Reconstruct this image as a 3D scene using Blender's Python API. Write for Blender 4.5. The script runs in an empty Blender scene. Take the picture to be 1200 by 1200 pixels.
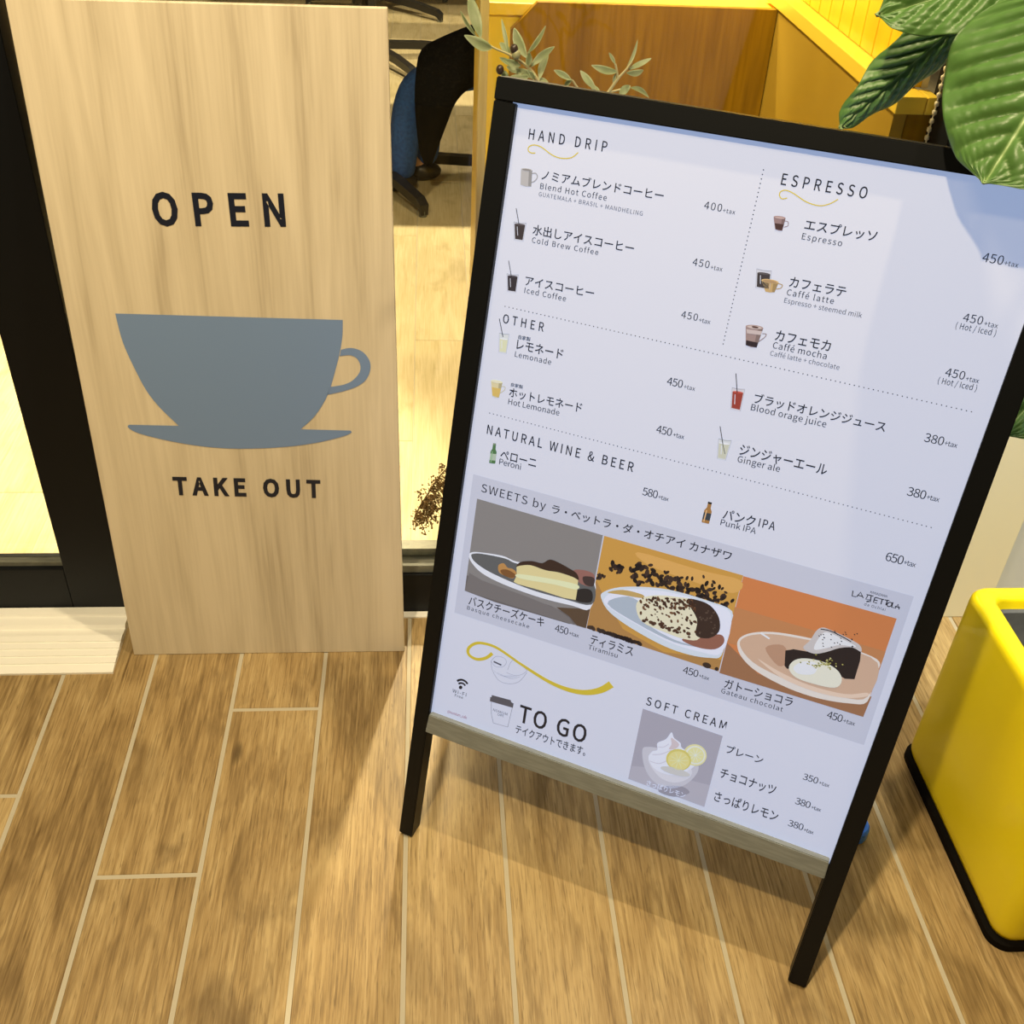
import bpy, bmesh, math, random
from mathutils import Vector, Matrix
random.seed(11)
C = bpy.context.scene.collection
SC = bpy.context.scene
# ------------------------------------------------------------------ camera, world, lights, exposure
cam_data = bpy.data.cameras.new('camera'); cam = bpy.data.objects.new('camera', cam_data); C.objects.link(cam)
_r, _u, _f = Vector((0.99707394, -0.06292059, 0.04341148)), Vector((0.0033555, 0.60336956, 0.79745465)), Vector((0.07636948, 0.79497558, -0.6018152))
cam.matrix_world = Matrix(((_r.x, _u.x, -_f.x, 0), (_r.y, _u.y, -_f.y, 0), (_r.z, _u.z, -_f.z, 1.38883217), (0, 0, 0, 1)))
cam_data.sensor_width = 36; cam_data.lens = 36 * 1259.52 / 1200; cam_data.clip_start = 0.02
SC.camera = cam
SC.view_settings.view_transform = 'Standard'; SC.view_settings.look = 'None'
SC.view_settings.gamma = 1; SC.view_settings.use_curve_mapping = False; SC.view_settings.exposure = 0.0
w = bpy.data.worlds.new('world'); SC.world = w; w.use_nodes = True
w.node_tree.nodes['Background'].inputs[0].default_value = (1.0, 0.80, 0.55, 1); w.node_tree.nodes['Background'].inputs[1].default_value = 0.075
WARM = (1.0, 0.805, 0.50)
def lamp(kind, loc, power, col=WARM, size=.1, target=None, spot=None, blend=.5):
    d = bpy.data.lights.new('lamp', kind); o = bpy.data.objects.new('lamp_or_fill', d); C.objects.link(o)
    d.energy = power; d.color = col; o.location = loc
    if kind == 'AREA': d.shape = 'DISK'; d.size = size
    else: d.shadow_soft_size = size
    if kind == 'SPOT': d.spot_size = math.radians(spot); d.spot_blend = blend
    if target is not None: o.rotation_euler = (Vector(target) - Vector(loc)).to_track_quat('-Z', 'Y').to_euler()
    return o
lamp('SPOT', (0.55, 1.00, 2.75), 118, size=.03, target=(0.2, 0.9, 0), spot=100)          # ceiling spot straight above the sign
lamp('SPOT', (-0.45, -0.05, 2.75), 198, size=.035, target=(0.0, 1.0, 0.2), spot=100)     # ceiling spot in front of the sign
lamp('SPOT', (1.22, 0.45, 2.75), 330, col=(1, .93, .76), size=.05, target=(1.10, 1.5, 0.3), spot=30)         # added spot without a known source, brightens the post and planter
lamp('AREA', (-0.9, 0.5, 2.8), 18, size=.5, target=(-.5, 1.1, 0))  # added soft fill, stands for no lamp of the place
lamp('POINT', (0.25, 2.87, 1.55), 25, size=.05)                                       # pendant over the counter
lamp('SPOT', (0.25, 2.87, 1.58), 230, size=.03, target=(-.33, 1.15, 0), spot=19, blend=.3)   # pendant spot aimed at the entrance
lamp('SPOT', (0.1, 3.38, 2.7), 520, size=.05, target=(0.08, 3.75, 0), spot=90, blend=.2)
lamp('SPOT', (-0.9, 2.6, 2.7), 800, size=.08, target=(-0.85, 1.75, 0), spot=42, blend=.4)
lamp('SPOT', (0.12, 2.1, 1.9), 85, size=.08, target=(0.75, 2.1, 1.0), spot=75)          # washes the yellow slats
lamp('SPOT', (-.1, 5.6, 2.7), 180, size=.08, target=(-.1, 5.4, 0), spot=90)
# ------------------------------------------------------------------ helpers
def mesh_obj(name, bm, mats, parent=None, smooth=False, recalc=True):
    if recalc: bmesh.ops.recalc_face_normals(bm, faces=bm.faces)
    me = bpy.data.meshes.new(name); bm.to_mesh(me); bm.free()
    for m in (mats if isinstance(mats, (list, tuple)) else [mats]): me.materials.append(m)
    if smooth:
        for p in me.polygons: p.use_smooth = True
    o = bpy.data.objects.new(name, me); C.objects.link(o)
    if parent: o.parent = parent
    return o
def tag(o, label=None, cat=None, group=None, kind=None):
    if label: o['label'] = label
    if cat: o['category'] = cat
    if group: o['group'] = group
    if kind: o['kind'] = kind
    return o
def thing(name, label, cat, loc=(0, 0, 0), group=None):
    o = bpy.data.objects.new(name, None); C.objects.link(o); o.location = loc; o.empty_display_size = .05
    return tag(o, label, cat, group)
def box(bm, lo, hi, bev=0, mi=0):
    r = bmesh.ops.create_cube(bm, size=1)
    for v in r['verts']: v.co = Vector([lo[i] + (v.co[i] + .5) * (hi[i] - lo[i]) for i in range(3)])
    es = list({e for v in r['verts'] for e in v.link_edges}); fs = list({f for v in r['verts'] for f in v.link_faces})
    for f in fs: f.material_index = mi
    if bev: bmesh.ops.bevel(bm, geom=es, offset=bev, segments=2, affect='EDGES', profile=.6)
    return bm
def bx(lo, hi, bev=0): return box(bmesh.new(), lo, hi, bev)
def prism(bm, pts, z0, z1, mi=0, fix=lambda p, z: (p[0], p[1], z)):
    a = [bm.verts.new(fix(p, z0)) for p in pts]; b = [bm.verts.new(fix(p, z1)) for p in pts]; n = len(pts)
    fs = [bm.faces.new(a[::-1]), bm.faces.new(b)] + [bm.faces.new((a[i], a[(i + 1) % n], b[(i + 1) % n], b[i])) for i in range(n)]
    for f in fs: f.material_index = mi
def tube(bm, pts, rad, seg=8, cap=True, mi=0):
    pts = [Vector(p) for p in pts]; rings = []; up = Vector((0.13, 0.21, 0.97))
    for i, p in enumerate(pts):
        t = (pts[min(i + 1, len(pts) - 1)] - pts[max(i - 1, 0)]).normalized()
        s = t.cross(up)
        if s.length < .1: s = t.cross(Vector((1, 0, 0)))
        s.normalize(); q = s.cross(t); r = rad(i / (len(pts) - 1)) if callable(rad) else rad
        rings.append([bm.verts.new(p + (s * math.cos(k * 2 * math.pi / seg) + q * math.sin(k * 2 * math.pi / seg)) * r) for k in range(seg)])
    for a, b in zip(rings, rings[1:]):
        for k in range(seg): bm.faces.new((a[k], a[(k + 1) % seg], b[(k + 1) % seg], b[k])).material_index = mi
    if cap: bm.faces.new(rings[0][::-1]).material_index = mi; bm.faces.new(rings[-1]).material_index = mi
def smooth_path(P, n=6):
    P = [Vector(p) for p in P]; o = []
    for i in range(len(P) - 1):
        p0, p1, p2, p3 = P[max(i - 1, 0)], P[i], P[i + 1], P[min(i + 2, len(P) - 1)]
        for k in range(n):
            t = k / n; o.append(.5 * ((2 * p1) + (p2 - p0) * t + (2 * p0 - 5 * p1 + 4 * p2 - p3) * t * t + (3 * p1 - p0 - 3 * p2 + p3) * t ** 3))
    return o + [P[-1]]
def ball(bm, c, r, sub=2, sc=(1, 1, 1)):
    g = bmesh.ops.create_icosphere(bm, subdivisions=sub, radius=1)
    for v in g['verts']: v.co = Vector(c) + Vector((v.co.x * r * sc[0], v.co.y * r * sc[1], v.co.z * r * sc[2]))
# ------------------------------------------------------------------ materials
def mat(name, col, rough=.5, spec=.5, metal=0, coat=0, emis=None, noise=None, bump=None):
    m = bpy.data.materials.new(name); m.use_nodes = True; nt = m.node_tree; b = nt.nodes['Principled BSDF']
    b.inputs['Base Color'].default_value = (*col, 1); b.inputs['Roughness'].default_value = rough; b.inputs['Specular IOR Level'].default_value = spec
    b.inputs['Metallic'].default_value = metal; b.inputs['Coat Weight'].default_value = coat
    if emis: b.inputs['Emission Color'].default_value = (*emis, 1); b.inputs['Emission Strength'].default_value = 1
    if noise:   # (scale xyz, amount, second colour)
        sc, col2, lo, hi = noise
        tc = nt.nodes.new('ShaderNodeTexCoord'); mp = nt.nodes.new('ShaderNodeMapping'); mp.inputs['Scale'].default_value = sc
        nz = nt.nodes.new('ShaderNodeTexNoise'); nz.inputs['Scale'].default_value = 1; nz.inputs['Detail'].default_value = 6
        rp = nt.nodes.new('ShaderNodeMapRange'); rp.inputs['From Min'].default_value = lo; rp.inputs['From Max'].default_value = hi
        mx = nt.nodes.new('ShaderNodeMix'); mx.data_type = 'RGBA'; mx.inputs['A'].default_value = (*col, 1); mx.inputs['B'].default_value = (*col2, 1)
        L = nt.links.new; L(tc.outputs['Object'], mp.inputs[0]); L(mp.outputs[0], nz.inputs['Vector']); L(nz.outputs['Fac'], rp.inputs['Value']); L(rp.outputs[0], mx.inputs['Factor']); L(mx.outputs['Result'], b.inputs['Base Color'])
        if bump:
            bp = nt.nodes.new('ShaderNodeBump'); bp.inputs['Strength'].default_value = bump; bp.inputs['Distance'].default_value = .002; L(nz.outputs['Fac'], bp.inputs['Height']); L(bp.outputs[0], b.inputs['Normal'])
    return m
def plank_mat(name, c_dark, c_mid, c_light, rough=.42, grain=1.0, knots=True, spec=.4):
    m = bpy.data.materials.new(name); m.use_nodes = True; nt = m.node_tree; b = nt.nodes['Principled BSDF']; N = nt.nodes.new; L = nt.links.new
    b.inputs['Roughness'].default_value = rough; b.inputs['Specular IOR Level'].default_value = spec
    tc = N('ShaderNodeTexCoord'); at = N('ShaderNodeAttribute'); at.attribute_name = 'plank'
    off = N('ShaderNodeVectorMath'); off.operation = 'MULTIPLY_ADD'; off.inputs[1].default_value = (37, 53, 71); L(at.outputs['Fac'], off.inputs[0]); L(tc.outputs['Object'], off.inputs[2])
    def nz(sx, sy, det, dist=0):
        mp = N('ShaderNodeMapping'); mp.inputs['Scale'].default_value = (sx, sy, 1); L(off.outputs[0], mp.inputs[0])
        n = N('ShaderNodeTexNoise'); n.inputs['Scale'].default_value = 1; n.inputs['Detail'].default_value = det; n.inputs['Distortion'].default_value = dist; L(mp.outputs[0], n.inputs['Vector']); return n
    big = nz(16, 3.2, 5, 1.4); fine = nz(260, 9, 6, .6); blot = nz(11, 6, 4, .8)
    ramp = N('ShaderNodeValToRGB'); e = ramp.color_ramp.elements; e[0].position = .33; e[0].color = (*c_dark, 1); e[1].position = .68; e[1].color = (*c_light, 1)
    k = ramp.color_ramp.elements.new(.5); k.color = (*c_mid, 1)
    mixv = N('ShaderNodeMath'); mixv.operation = 'MULTIPLY_ADD'; mixv.inputs[1].default_value = .50 * grain; L(fine.outputs['Fac'], mixv.inputs[0])
    s2 = N('ShaderNodeMath'); s2.operation = 'MULTIPLY_ADD'; s2.inputs[1].default_value = .50; s2.inputs[2].default_value = .0; L(big.outputs['Fac'], s2.inputs[0]); L(s2.outputs[0], mixv.inputs[2])
    s3 = N('ShaderNodeMath'); s3.operation = 'MULTIPLY_ADD'; s3.inputs[1].default_value = .09; L(at.outputs['Fac'], s3.inputs[0]); L(mixv.outputs[0], s3.inputs[2])
    L(s3.outputs[0], ramp.inputs[0])
    mp2 = N('ShaderNodeMapRange'); mp2.inputs['From Min'].default_value = .56; mp2.inputs['From Max'].default_value = .75; mp2.inputs['To Max'].default_value = .55; L(blot.outputs['Fac'], mp2.inputs['Value'])
    mx = N('ShaderNodeMix'); mx.data_type = 'RGBA'; L(mp2.outputs[0], mx.inputs['Factor']); L(ramp.outputs[0], mx.inputs['A']); mx.inputs['B'].default_value = (*[v * .75 for v in c_dark], 1)
    last = mx
    if knots:
        fib = nz(420, 22, 3, 1.0); fm = N('ShaderNodeMapRange'); fm.inputs['From Min'].default_value = .52; fm.inputs['From Max'].default_value = .72; fm.inputs['To Max'].default_value = .6; L(fib.outputs['Fac'], fm.inputs['Value'])
        mf = N('ShaderNodeMix'); mf.data_type = 'RGBA'; L(fm.outputs[0], mf.inputs['Factor']); L(last.outputs['Result'], mf.inputs['A']); mf.inputs['B'].default_value = (*[v * .8 for v in c_dark], 1); last = mf
        wm = N('ShaderNodeMapping'); wm.inputs['Scale'].default_value = (1, .16, 1); L(off.outputs[0], wm.inputs[0])
        wv = N('ShaderNodeTexWave'); wv.wave_type = 'RINGS'; wv.inputs['Scale'].default_value = 14; wv.inputs['Distortion'].default_value = 9; wv.inputs['Detail'].default_value = 3; wv.inputs['Detail Scale'].default_value = 2.2; L(wm.outputs[0], wv.inputs['Vector'])
        wr = N('ShaderNodeMapRange'); wr.inputs['From Min'].default_value = .75; wr.inputs['From Max'].default_value = 1; wr.inputs['To Max'].default_value = .34; L(wv.outputs['Fac'], wr.inputs['Value'])
        mw = N('ShaderNodeMix'); mw.data_type = 'RGBA'; L(wr.outputs[0], mw.inputs['Factor']); L(last.outputs['Result'], mw.inputs['A']); mw.inputs['B'].default_value = (*c_dark, 1); last = mw
        mpk = N('ShaderNodeMapping'); mpk.inputs['Scale'].default_value = (9, 3.4, 1); L(off.outputs[0], mpk.inputs[0])
        vo = N('ShaderNodeTexVoronoi'); vo.inputs['Scale'].default_value = 1; L(mpk.outputs[0], vo.inputs['Vector'])
        add = N('ShaderNodeMath'); add.operation = 'MULTIPLY_ADD'; add.inputs[1].default_value = .16; L(big.outputs['Fac'], add.inputs[0]); L(vo.outputs['Distance'], add.inputs[2])
        kr = N('ShaderNodeMapRange'); kr.inputs['From Min'].default_value = .115; kr.inputs['From Max'].default_value = .17; kr.inputs['To Min'].default_value = .75; kr.inputs['To Max'].default_value = 0; L(add.outputs[0], kr.inputs['Value'])
        mk = N('ShaderNodeMix'); mk.data_type = 'RGBA'; L(kr.outputs[0], mk.inputs['Factor']); L(last.outputs['Result'], mk.inputs['A']); mk.inputs['B'].default_value = (*[v * .45 for v in c_dark], 1); last = mk
    L(last.outputs['Result'], b.inputs['Base Color'])
    bp = N('ShaderNodeBump'); bp.inputs['Strength'].default_value = .18; bp.inputs['Distance'].default_value = .001; L(fine.outputs['Fac'], bp.inputs['Height']); L(bp.outputs[0], b.inputs['Normal'])
    return m
M_floor = plank_mat('wood_look_tile', (.135, .082, .030), (.34, .232, .098), (.50, .37, .178))
M_floor_in = plank_mat('pale_oak_floor', (.40, .33, .17), (.52, .44, .25), (.62, .54, .34), knots=False, rough=.5)
M_grout = mat('grout', (.46, .42, .32), .8)
M_black = mat('black_paint', (.0035, .0045, .006), .45, .25)
M_blackmetal = mat('black_metal', (.012, .012, .013), .38, .5)
M_alu = mat('grey_aluminium', (.17, .175, .14), .5, .4, noise=((60, 400, 60), (.13, .135, .11), .4, .6))
M_alulight = mat('pale_aluminium_sill', (.90, .89, .82), .4, .5)
M_bar = mat('brushed_grey_bar', (.25, .275, .275), .5, .4, noise=((30, 260, 260), (.21, .23, .23), .4, .6))
M_yellow = mat('yellow_paint', (.93, .76, .005), .33, .5, coat=.15, noise=((5, 5, 3), (.90, .71, .004), .35, .65))
M_yellowcab = mat('yellow_lacquer', (.86, .60, .05), .35, .4)
M_slat = mat('yellow_slat', (.90, .60, .014), .32, .5, noise=((6, 14, 2), (.84, .51, .010), .35, .65))
M_gapglow = mat('gap_glow_backing', (.92, .80, .42), .6)  # pale colour stands in for light leaking between the slats
M_brown = mat('brown_veneer', (.31, .165, .003), .45, .2, noise=((90, 90, 5), (.22, .112, .002), .35, .65))
M_amber = mat('amber_panel', (.42, .27, .032), .3, .4, noise=((5, 3, 2), (.34, .205, .02), .35, .7))
M_post = mat('pale_yellow_wood', (.88, .70, .30), .4, .4, noise=((60, 60, 4), (.74, .54, .18), .4, .6))
M_cream = mat('cream_paint', (.80, .78, .60), .6)
M_greywall = mat('pale_grey_panel', (.60, .66, .70), .35, .5)
M_soil = mat('dark_soil', (.05, .04, .03), .95, noise=((80, 80, 80), (.02, .016, .012), .4, .6), bump=1)
M_liner = mat('grey_liner', (.16, .17, .18), .5, noise=((20, 3, 20), (.11, .12, .13), .4, .6))
M_baseshade = mat('dark_base_shade', (.004, .003, .002), .85, .1)  # near-black colour stands in for shade at the planter foot
M_blue = mat('blue_plastic', (.03, .20, 1.0), .35, .5)
M_blue_reflection = mat('reflected_blue_cloth', (.022, .09, .36), .8, noise=((90, 90, 90), (.016, .065, .26), .4, .6))  # blue reflection in the window glass, put into the cloth colour
M_cloth = mat('black_wool', (.003, .003, .003), .9, .1, noise=((120, 120, 120), (.009, .008, .007), .5, .7))
M_skin = mat('skin', (.55, .34, .24), .5)
M_darkwood = mat('dark_wood', (.10, .055, .02), .5)
M_tabletop = mat('table_laminate', (.55, .42, .25), .4)
M_cup = mat('grey_blue_print', (.185, .285, .50), .38, .4)
M_ink = mat('navy_black_print', (.010, .014, .03), .35, .5)
M_chain = mat('ivory_beads', (.75, .66, .42), .4)
M_clay = mat('grey_pot', (.25, .24, .22), .7)
M_twig = mat('olive_twig', (.36, .33, .17), .7)
M_olive_leaf = mat('olive_leaf', (.42, .48, .30), .5, noise=((40, 40, 40), (.30, .37, .19), .35, .65))
M_olive_fruit = mat('green_olive', (.30, .30, .16), .35)
M_olive_dark = mat('dark_olive', (.035, .022, .015), .35)
M_dried = mat('dried_brown', (.13, .07, .02), .9)
M_trunk = mat('grey_brown_bark', (.30, .24, .16), .85, noise=((40, 40, 8), (.2, .15, .1), .4, .6), bump=.6)
def leaf_mat(name, base, vein, trans):
    m = bpy.data.materials.new(name); m.use_nodes = True; nt = m.node_tree; b = nt.nodes['Principled BSDF']; N = nt.nodes.new; L = nt.links.new
    at = N('ShaderNodeAttribute'); at.attribute_name = 'vein'; tc = N('ShaderNodeTexCoord')
    nz = N('ShaderNodeTexNoise'); nz.inputs['Scale'].default_value = 45; nz.inputs['Detail'].default_value = 5; L(tc.outputs['Object'], nz.inputs['Vector'])
    mx = N('ShaderNodeMix'); mx.data_type = 'RGBA'; mx.inputs['A'].default_value = (*base, 1); mx.inputs['B'].default_value = (*[v * .62 for v in base], 1); L(nz.outputs['Fac'], mx.inputs['Factor'])
    m2 = N('ShaderNodeMix'); m2.data_type = 'RGBA'; L(at.outputs['Fac'], m2.inputs['Factor']); L(mx.outputs['Result'], m2.inputs['A']); m2.inputs['B'].default_value = (*vein, 1)
    L(m2.outputs['Result'], b.inputs['Base Color']); b.inputs['Roughness'].default_value = .42; b.inputs['Specular IOR Level'].default_value = .55
    vo = N('ShaderNodeTexNoise'); vo.inputs['Scale'].default_value = 90; vo.inputs['Detail'].default_value = 2; L(tc.outputs['Object'], vo.inputs['Vector'])
    bp = N('ShaderNodeBump'); bp.inputs['Strength'].default_value = .22; bp.inputs['Distance'].default_value = .002; L(vo.outputs['Fac'], bp.inputs['Height']); L(bp.outputs[0], b.inputs['Normal'])
    return m
M_leaf = leaf_mat('big_leaf', (.085, .20, .042), (.34, .48, .20), .2)
def glass_mat():
    m = bpy.data.materials.new('clear_glass'); m.use_nodes = True; nt = m.node_tree; nt.nodes.clear(); N = nt.nodes.new; L = nt.links.new
    o = N('ShaderNodeOutputMaterial'); t = N('ShaderNodeBsdfTransparent'); t.inputs[0].default_value = (.97, .98, .96, 1); g = N('ShaderNodeBsdfGlossy'); g.inputs['Roughness'].default_value = 0.0
    f = N('ShaderNodeFresnel'); f.inputs[0].default_value = 1.28; mx = N('ShaderNodeMixShader'); L(f.outputs[0], mx.inputs[0]); L(t.outputs[0], mx.inputs[1]); L(g.outputs[0], mx.inputs[2]); L(mx.outputs[0], o.inputs[0])
    return m
M_glass = glass_mat()
LED = (.25, .34, .56)        # the sign's own light behind its printed sheet
def print_mat(name, col, glow=1.0):
    return mat(name, tuple(c * .47 for c in col), .38, .45, emis=tuple(glow * c / .84 * l for c, l in zip(col, LED)))
# ------------------------------------------------------------------ floor
X0, W = -0.037983, .15
def planks(name, xs, y0, y1, joint, m, length=.9, gap=.0033, pre=0):
    bm = bmesh.new(); lay = bm.faces.layers.float.new('plank')
    box(bm, (X0 + xs[0] * W, y0, -.03), (X0 + (xs[-1] + 1) * W, y1, -.0012), 0, 1)
    for k in xs:
        j = joint(k); n0 = math.floor((y0 - j) / length)
        for n in range(n0, n0 + int((y1 - y0) / length) + 3):
            a, b2 = max(j + n * length, y0), min(j + (n + 1) * length, y1)
            if b2 - a < .02: continue
            x_a, x_b = X0 + k * W + gap, X0 + (k + 1) * W - gap; a += gap; b2 -= gap; e = .0011
            top = [bm.verts.new(v) for v in ((x_a + e, a + e, 0), (x_b - e, a + e, 0), (x_b - e, b2 - e, 0), (x_a + e, b2 - e, 0))]
            bot = [bm.verts.new(v) for v in ((x_a, a, -.0013), (x_b, a, -.0013), (x_b, b2, -.0013), (x_a, b2, -.0013))]
            r = random.random()
            for f in [bm.faces.new(top)] + [bm.faces.new((bot[i], bot[(i + 1) % 4], top[(i + 1) % 4], top[i])) for i in range(4)]: f[lay] = r; f.material_index = 0
    o = mesh_obj(name, bm, [m, M_grout], recalc=False)
    # face attribute is stored by bmesh as a FACE float attribute
    return o
JO = {-3: .9591, -2: 1.2802, -4: .66, -1: .69, 0: .66, 1: 1.22, 2: 1.30, 3: 1.36, 4: 1.30, 5: 1.42}
tag(planks('floor', list(range(-14, 16)), -1.6, 1.535, lambda k: JO.get(k, random.random()), M_floor), 'brown wood-look plank tiles with pale grout on the ground outside the glass', kind='structure')
tag(planks('floor_interior', list(range(-16, 18)), 1.535, 9.0, lambda k: random.random(), M_floor_in, length=1.2, gap=.0009), 'pale oak plank floor inside the shop', kind='structure')
# ------------------------------------------------------------------ shop front
YF = 1.52
def E(name, kind='structure', label=None, loc=(0, 0, 0)):
    o = bpy.data.objects.new(name, None); C.objects.link(o); o.location = loc; return tag(o, label, kind=kind)
door = E('door_1', label='black framed glass door left of the wooden board')
mesh_obj('stile', bx((-.655, YF, 0), (-.551, YF + .05, 2.3), .002), M_black, door)
mesh_obj('bottom_rail', bx((-2.2, YF + .001, .0), (-.656, YF + .048, .112), .002), M_black, door)
mesh_obj('glazing_bead', bx((-2.2, YF + .01, .112), (-.656, YF + .026, .122), .001), M_alu, door)
mesh_obj('glass_pane', bx((-2.2, YF + .024, .112), (-.655, YF + .030, 2.3)), M_glass, door)
win = E('window_1', label='fixed shop window behind the menu sign')
mesh_obj('bottom_rail', bx((-.54, YF + .001, -.01), (.756, YF + .048, .092), .002), M_black, win)
mesh_obj('glazing_bead', bx((-.44, YF + .008, .092), (.756, YF + .046, .108), .001), M_alu, win)
mesh_obj('glazing_bead', bx((-.44, YF + .034, .112), (.756, YF + .06, .128), .001), M_alu, win)
mesh_obj('stile', bx((-.538, YF, 0), (-.44, YF + .05, 2.3), .002), M_black, win)
mesh_obj('stile', bx((.765, YF, 0), (.86, YF + .12, 2.3), .002), M_black, win)
mesh_obj('glass_pane', bx((-.44, YF + .027, .1), (.765, YF + .033, 2.3)), M_glass, win)
sill = bmesh.new()
prof = [(1.369, 0), (1.369, .004), (1.386, .0065), (1.3865, .005), (1.389, .005), (1.3895, .0075), (1.403, .0085), (1.4035, .007), (1.406, .007), (1.4065, .0095), (1.419, .0105), (1.4195, .009), (1.422, .009), (1.4225, .0115), (1.435, .0125), (1.4355, .011), (1.438, .011), (1.4385, .0135), (1.452, .0145), (1.472, .011), (1.476, .018), (1.498, .018), (1.5, .022), (1.519, .022), (1.519, 0)]
prism(sill, prof, -2.2, -.5535, fix=lambda p, z: (z, p[0], p[1]))
tag(mesh_obj('trim_1', sill, M_alulight), 'pale grooved aluminium door sill on the floor', kind='structure')
tag(mesh_obj('trim_2', bx((-.53, 1.504, 0), (.75, 1.519, .003)), M_alulight), 'thin pale strip along the foot of the shop window', kind='structure')
tag(mesh_obj('trim_3', bx((.985, 1.49, 0), (1.081, 1.56, 2.3), .002), M_cream), 'cream painted post right of the menu sign', kind='structure')
tag(mesh_obj('wall_right', bx((1.081, 1.53, 0), (2.4, 1.58, 2.3)), M_greywall), 'pale grey wall panel behind the yellow planter', kind='structure')
tag(mesh_obj('wall_front', bx((.86, 1.53, 0), (.985, 1.58, 2.3)), M_cream), 'wall strip between window and post', kind='structure')
tag(mesh_obj('wall_back', bx((-3, 9, 0), (3, 9.1, 2.8)), M_cream), 'far wall of the shop', kind='structure')
# ------------------------------------------------------------------ yellow counter inside
cab = thing('counter', 'yellow counter with brown veneer front and slatted side behind the shop window', 'counter', (.45, 2.5, 0))
def cp(name, bm, m, label=None):
    o = mesh_obj(name, bm, m, cab); o.matrix_parent_inverse = cab.matrix_basis.inverted()
    if label: o['label'] = label
    return o
cp('counter_body', bx((.122, 2.325, 0), (1.0, 3.0, .885)), M_yellowcab)
cp('counter_top', bx((.118, 2.318, .885), (1.0, 3.02, .908), .002), M_yellowcab)
fb = bmesh.new(); prism(fb, [(.166, .0), (.703, .0), (.703, .915), (.217, .915), (.166, .862)], 2.300, 2.318, fix=lambda p, z: (p[0], z, p[1])); cp('front_panel', fb, M_brown, 'brown veneer front panel with one clipped corner')
cp('side_panel', bx((.705, 1.625, 0), (.725, 2.318, .917)), M_amber, 'glossy amber side panel')
cp('side_rail', bx((.700, 1.612, .917), (.745, 2.40, .943), .002), M_yellowcab, 'yellow top rail')
cp('end_panel', bx((.726, 1.625, 0), (.763, 1.645, .917)), M_brown)
cp('end_rail', bx((.746, 1.612, .917), (.763, 1.655, .943), .002), M_yellowcab)
cp('slat_glow_backing', bx((.752, 1.66, .943), (.762, 2.62, 1.75)), M_gapglow)
sl = bmesh.new(); y = 1.66
while y < 2.6:
    box(sl, (.734, y, .944), (.752, y + .0575, 1.75), .002); y += .0605
cp('slats', sl, M_slat, 'bright yellow vertical slats')
pw = bmesh.new(); box(pw, (.071, 1.57, 0), (.083, 1.60, 1.6), .002)
tag(mesh_obj('wooden_post', pw, M_post), 'slim pale wooden post inside the glass left of the counter', 'post')
bc = bmesh.new()
for k in range(60): ball(bc, (.755 + .0007 * math.sin(k), 1.60, .60 + k * .0125), .0042, 1, (1, 1, 1.25))
tube(bc, [(.755, 1.60, .59), (.755, 1.60, 1.36)], .0012, 5)
tag(mesh_obj('bead_chain', bc, M_chain, smooth=True), 'ivory ball chain of a blind hanging beside the black window stile', 'chain')
# ------------------------------------------------------------------ lettering
fc = bpy.data.curves.new('lettering_source', 'FONT'); fo = bpy.data.objects.new('lettering_source', fc); C.objects.link(fo)
fc.resolution_u = 3
import os
def face_font(file):        # typefaces that ship with Blender itself; the built-in face otherwise
    try: return bpy.data.fonts.load(os.path.join(bpy.utils.system_resource('DATAFILES', path='fonts'), file))
    except Exception: return None
F_TEXT = face_font('Noto Sans CJK Regular.woff2')
def glyphs(s, space=1.0, off=0.0, font=None):
    if font: fc.font = font
    fc.body = s; fc.space_character = space; fc.offset = off
    bpy.context.view_layer.update(); dg = bpy.context.evaluated_depsgraph_get()
    me = bpy.data.meshes.new_from_object(fo.evaluated_get(dg)); vs = [v.co.copy() for v in me.vertices]; fs = [tuple(p.vertices) for p in me.polygons]
    bpy.data.meshes.remove(me); return vs, fs
def ext(vs): xs = [v.x for v in vs]; ys = [v.y for v in vs]; return min(xs), max(xs), min(ys), max(ys)
def kanji(F):
    a = ext(glyphs('国', 1, 0, F)[0]); return a[3] - a[2]
def glyph_cap(F):
    v, _ = glyphs('H', 1, 0, F); return ext(v)[3]
def put_text(bm, kind, s, cx, cy, wd, h, ang, z, off=0.0, narrow=.86, mi=0):
    F = F_TEXT
    if kind == 'J':
        vs, fs = glyphs(s, 1, off, F); x0, x1, y0, y1 = ext(vs); sx = wd / (x1 - x0); sy = h / max(y1 - y0, .93 * kanji(F)) if len(s) > 2 else h / (y1 - y0); yb = y0
    else:
        sy = h / ((glyph_cap(F))); sx = sy * narrow; v1, _ = glyphs(s, 1, off, F); a = ext(v1); v2, _ = glyphs(s, 1.2, off, F); b2 = ext(v2)
        w1, w2 = (a[1] - a[0]) * sx, (b2[1] - b2[0]) * sx
        sp = 1 + .2 * (wd - w1) / (w2 - w1) if w2 > w1 + 1e-9 else 1; sp = min(max(sp, .94), 2.2)
        vs, fs = glyphs(s, sp, off, F); x0, x1, y0, y1 = ext(vs); sx = wd / (x1 - x0); yb = 0
    c, sn = math.cos(math.radians(ang)), math.sin(math.radians(ang)); nv = []
    for v in vs:
        px, py = (v.x - (x0 + x1) / 2) * sx, (v.y - yb) * sy
        nv.append(bm.verts.new((cx + px * c - py * sn, cy + px * sn + py * c, z)))
    for f in fs:
        try: bm.faces.new([nv[i] for i in f]).material_index = mi
        except ValueError: pass
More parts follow.
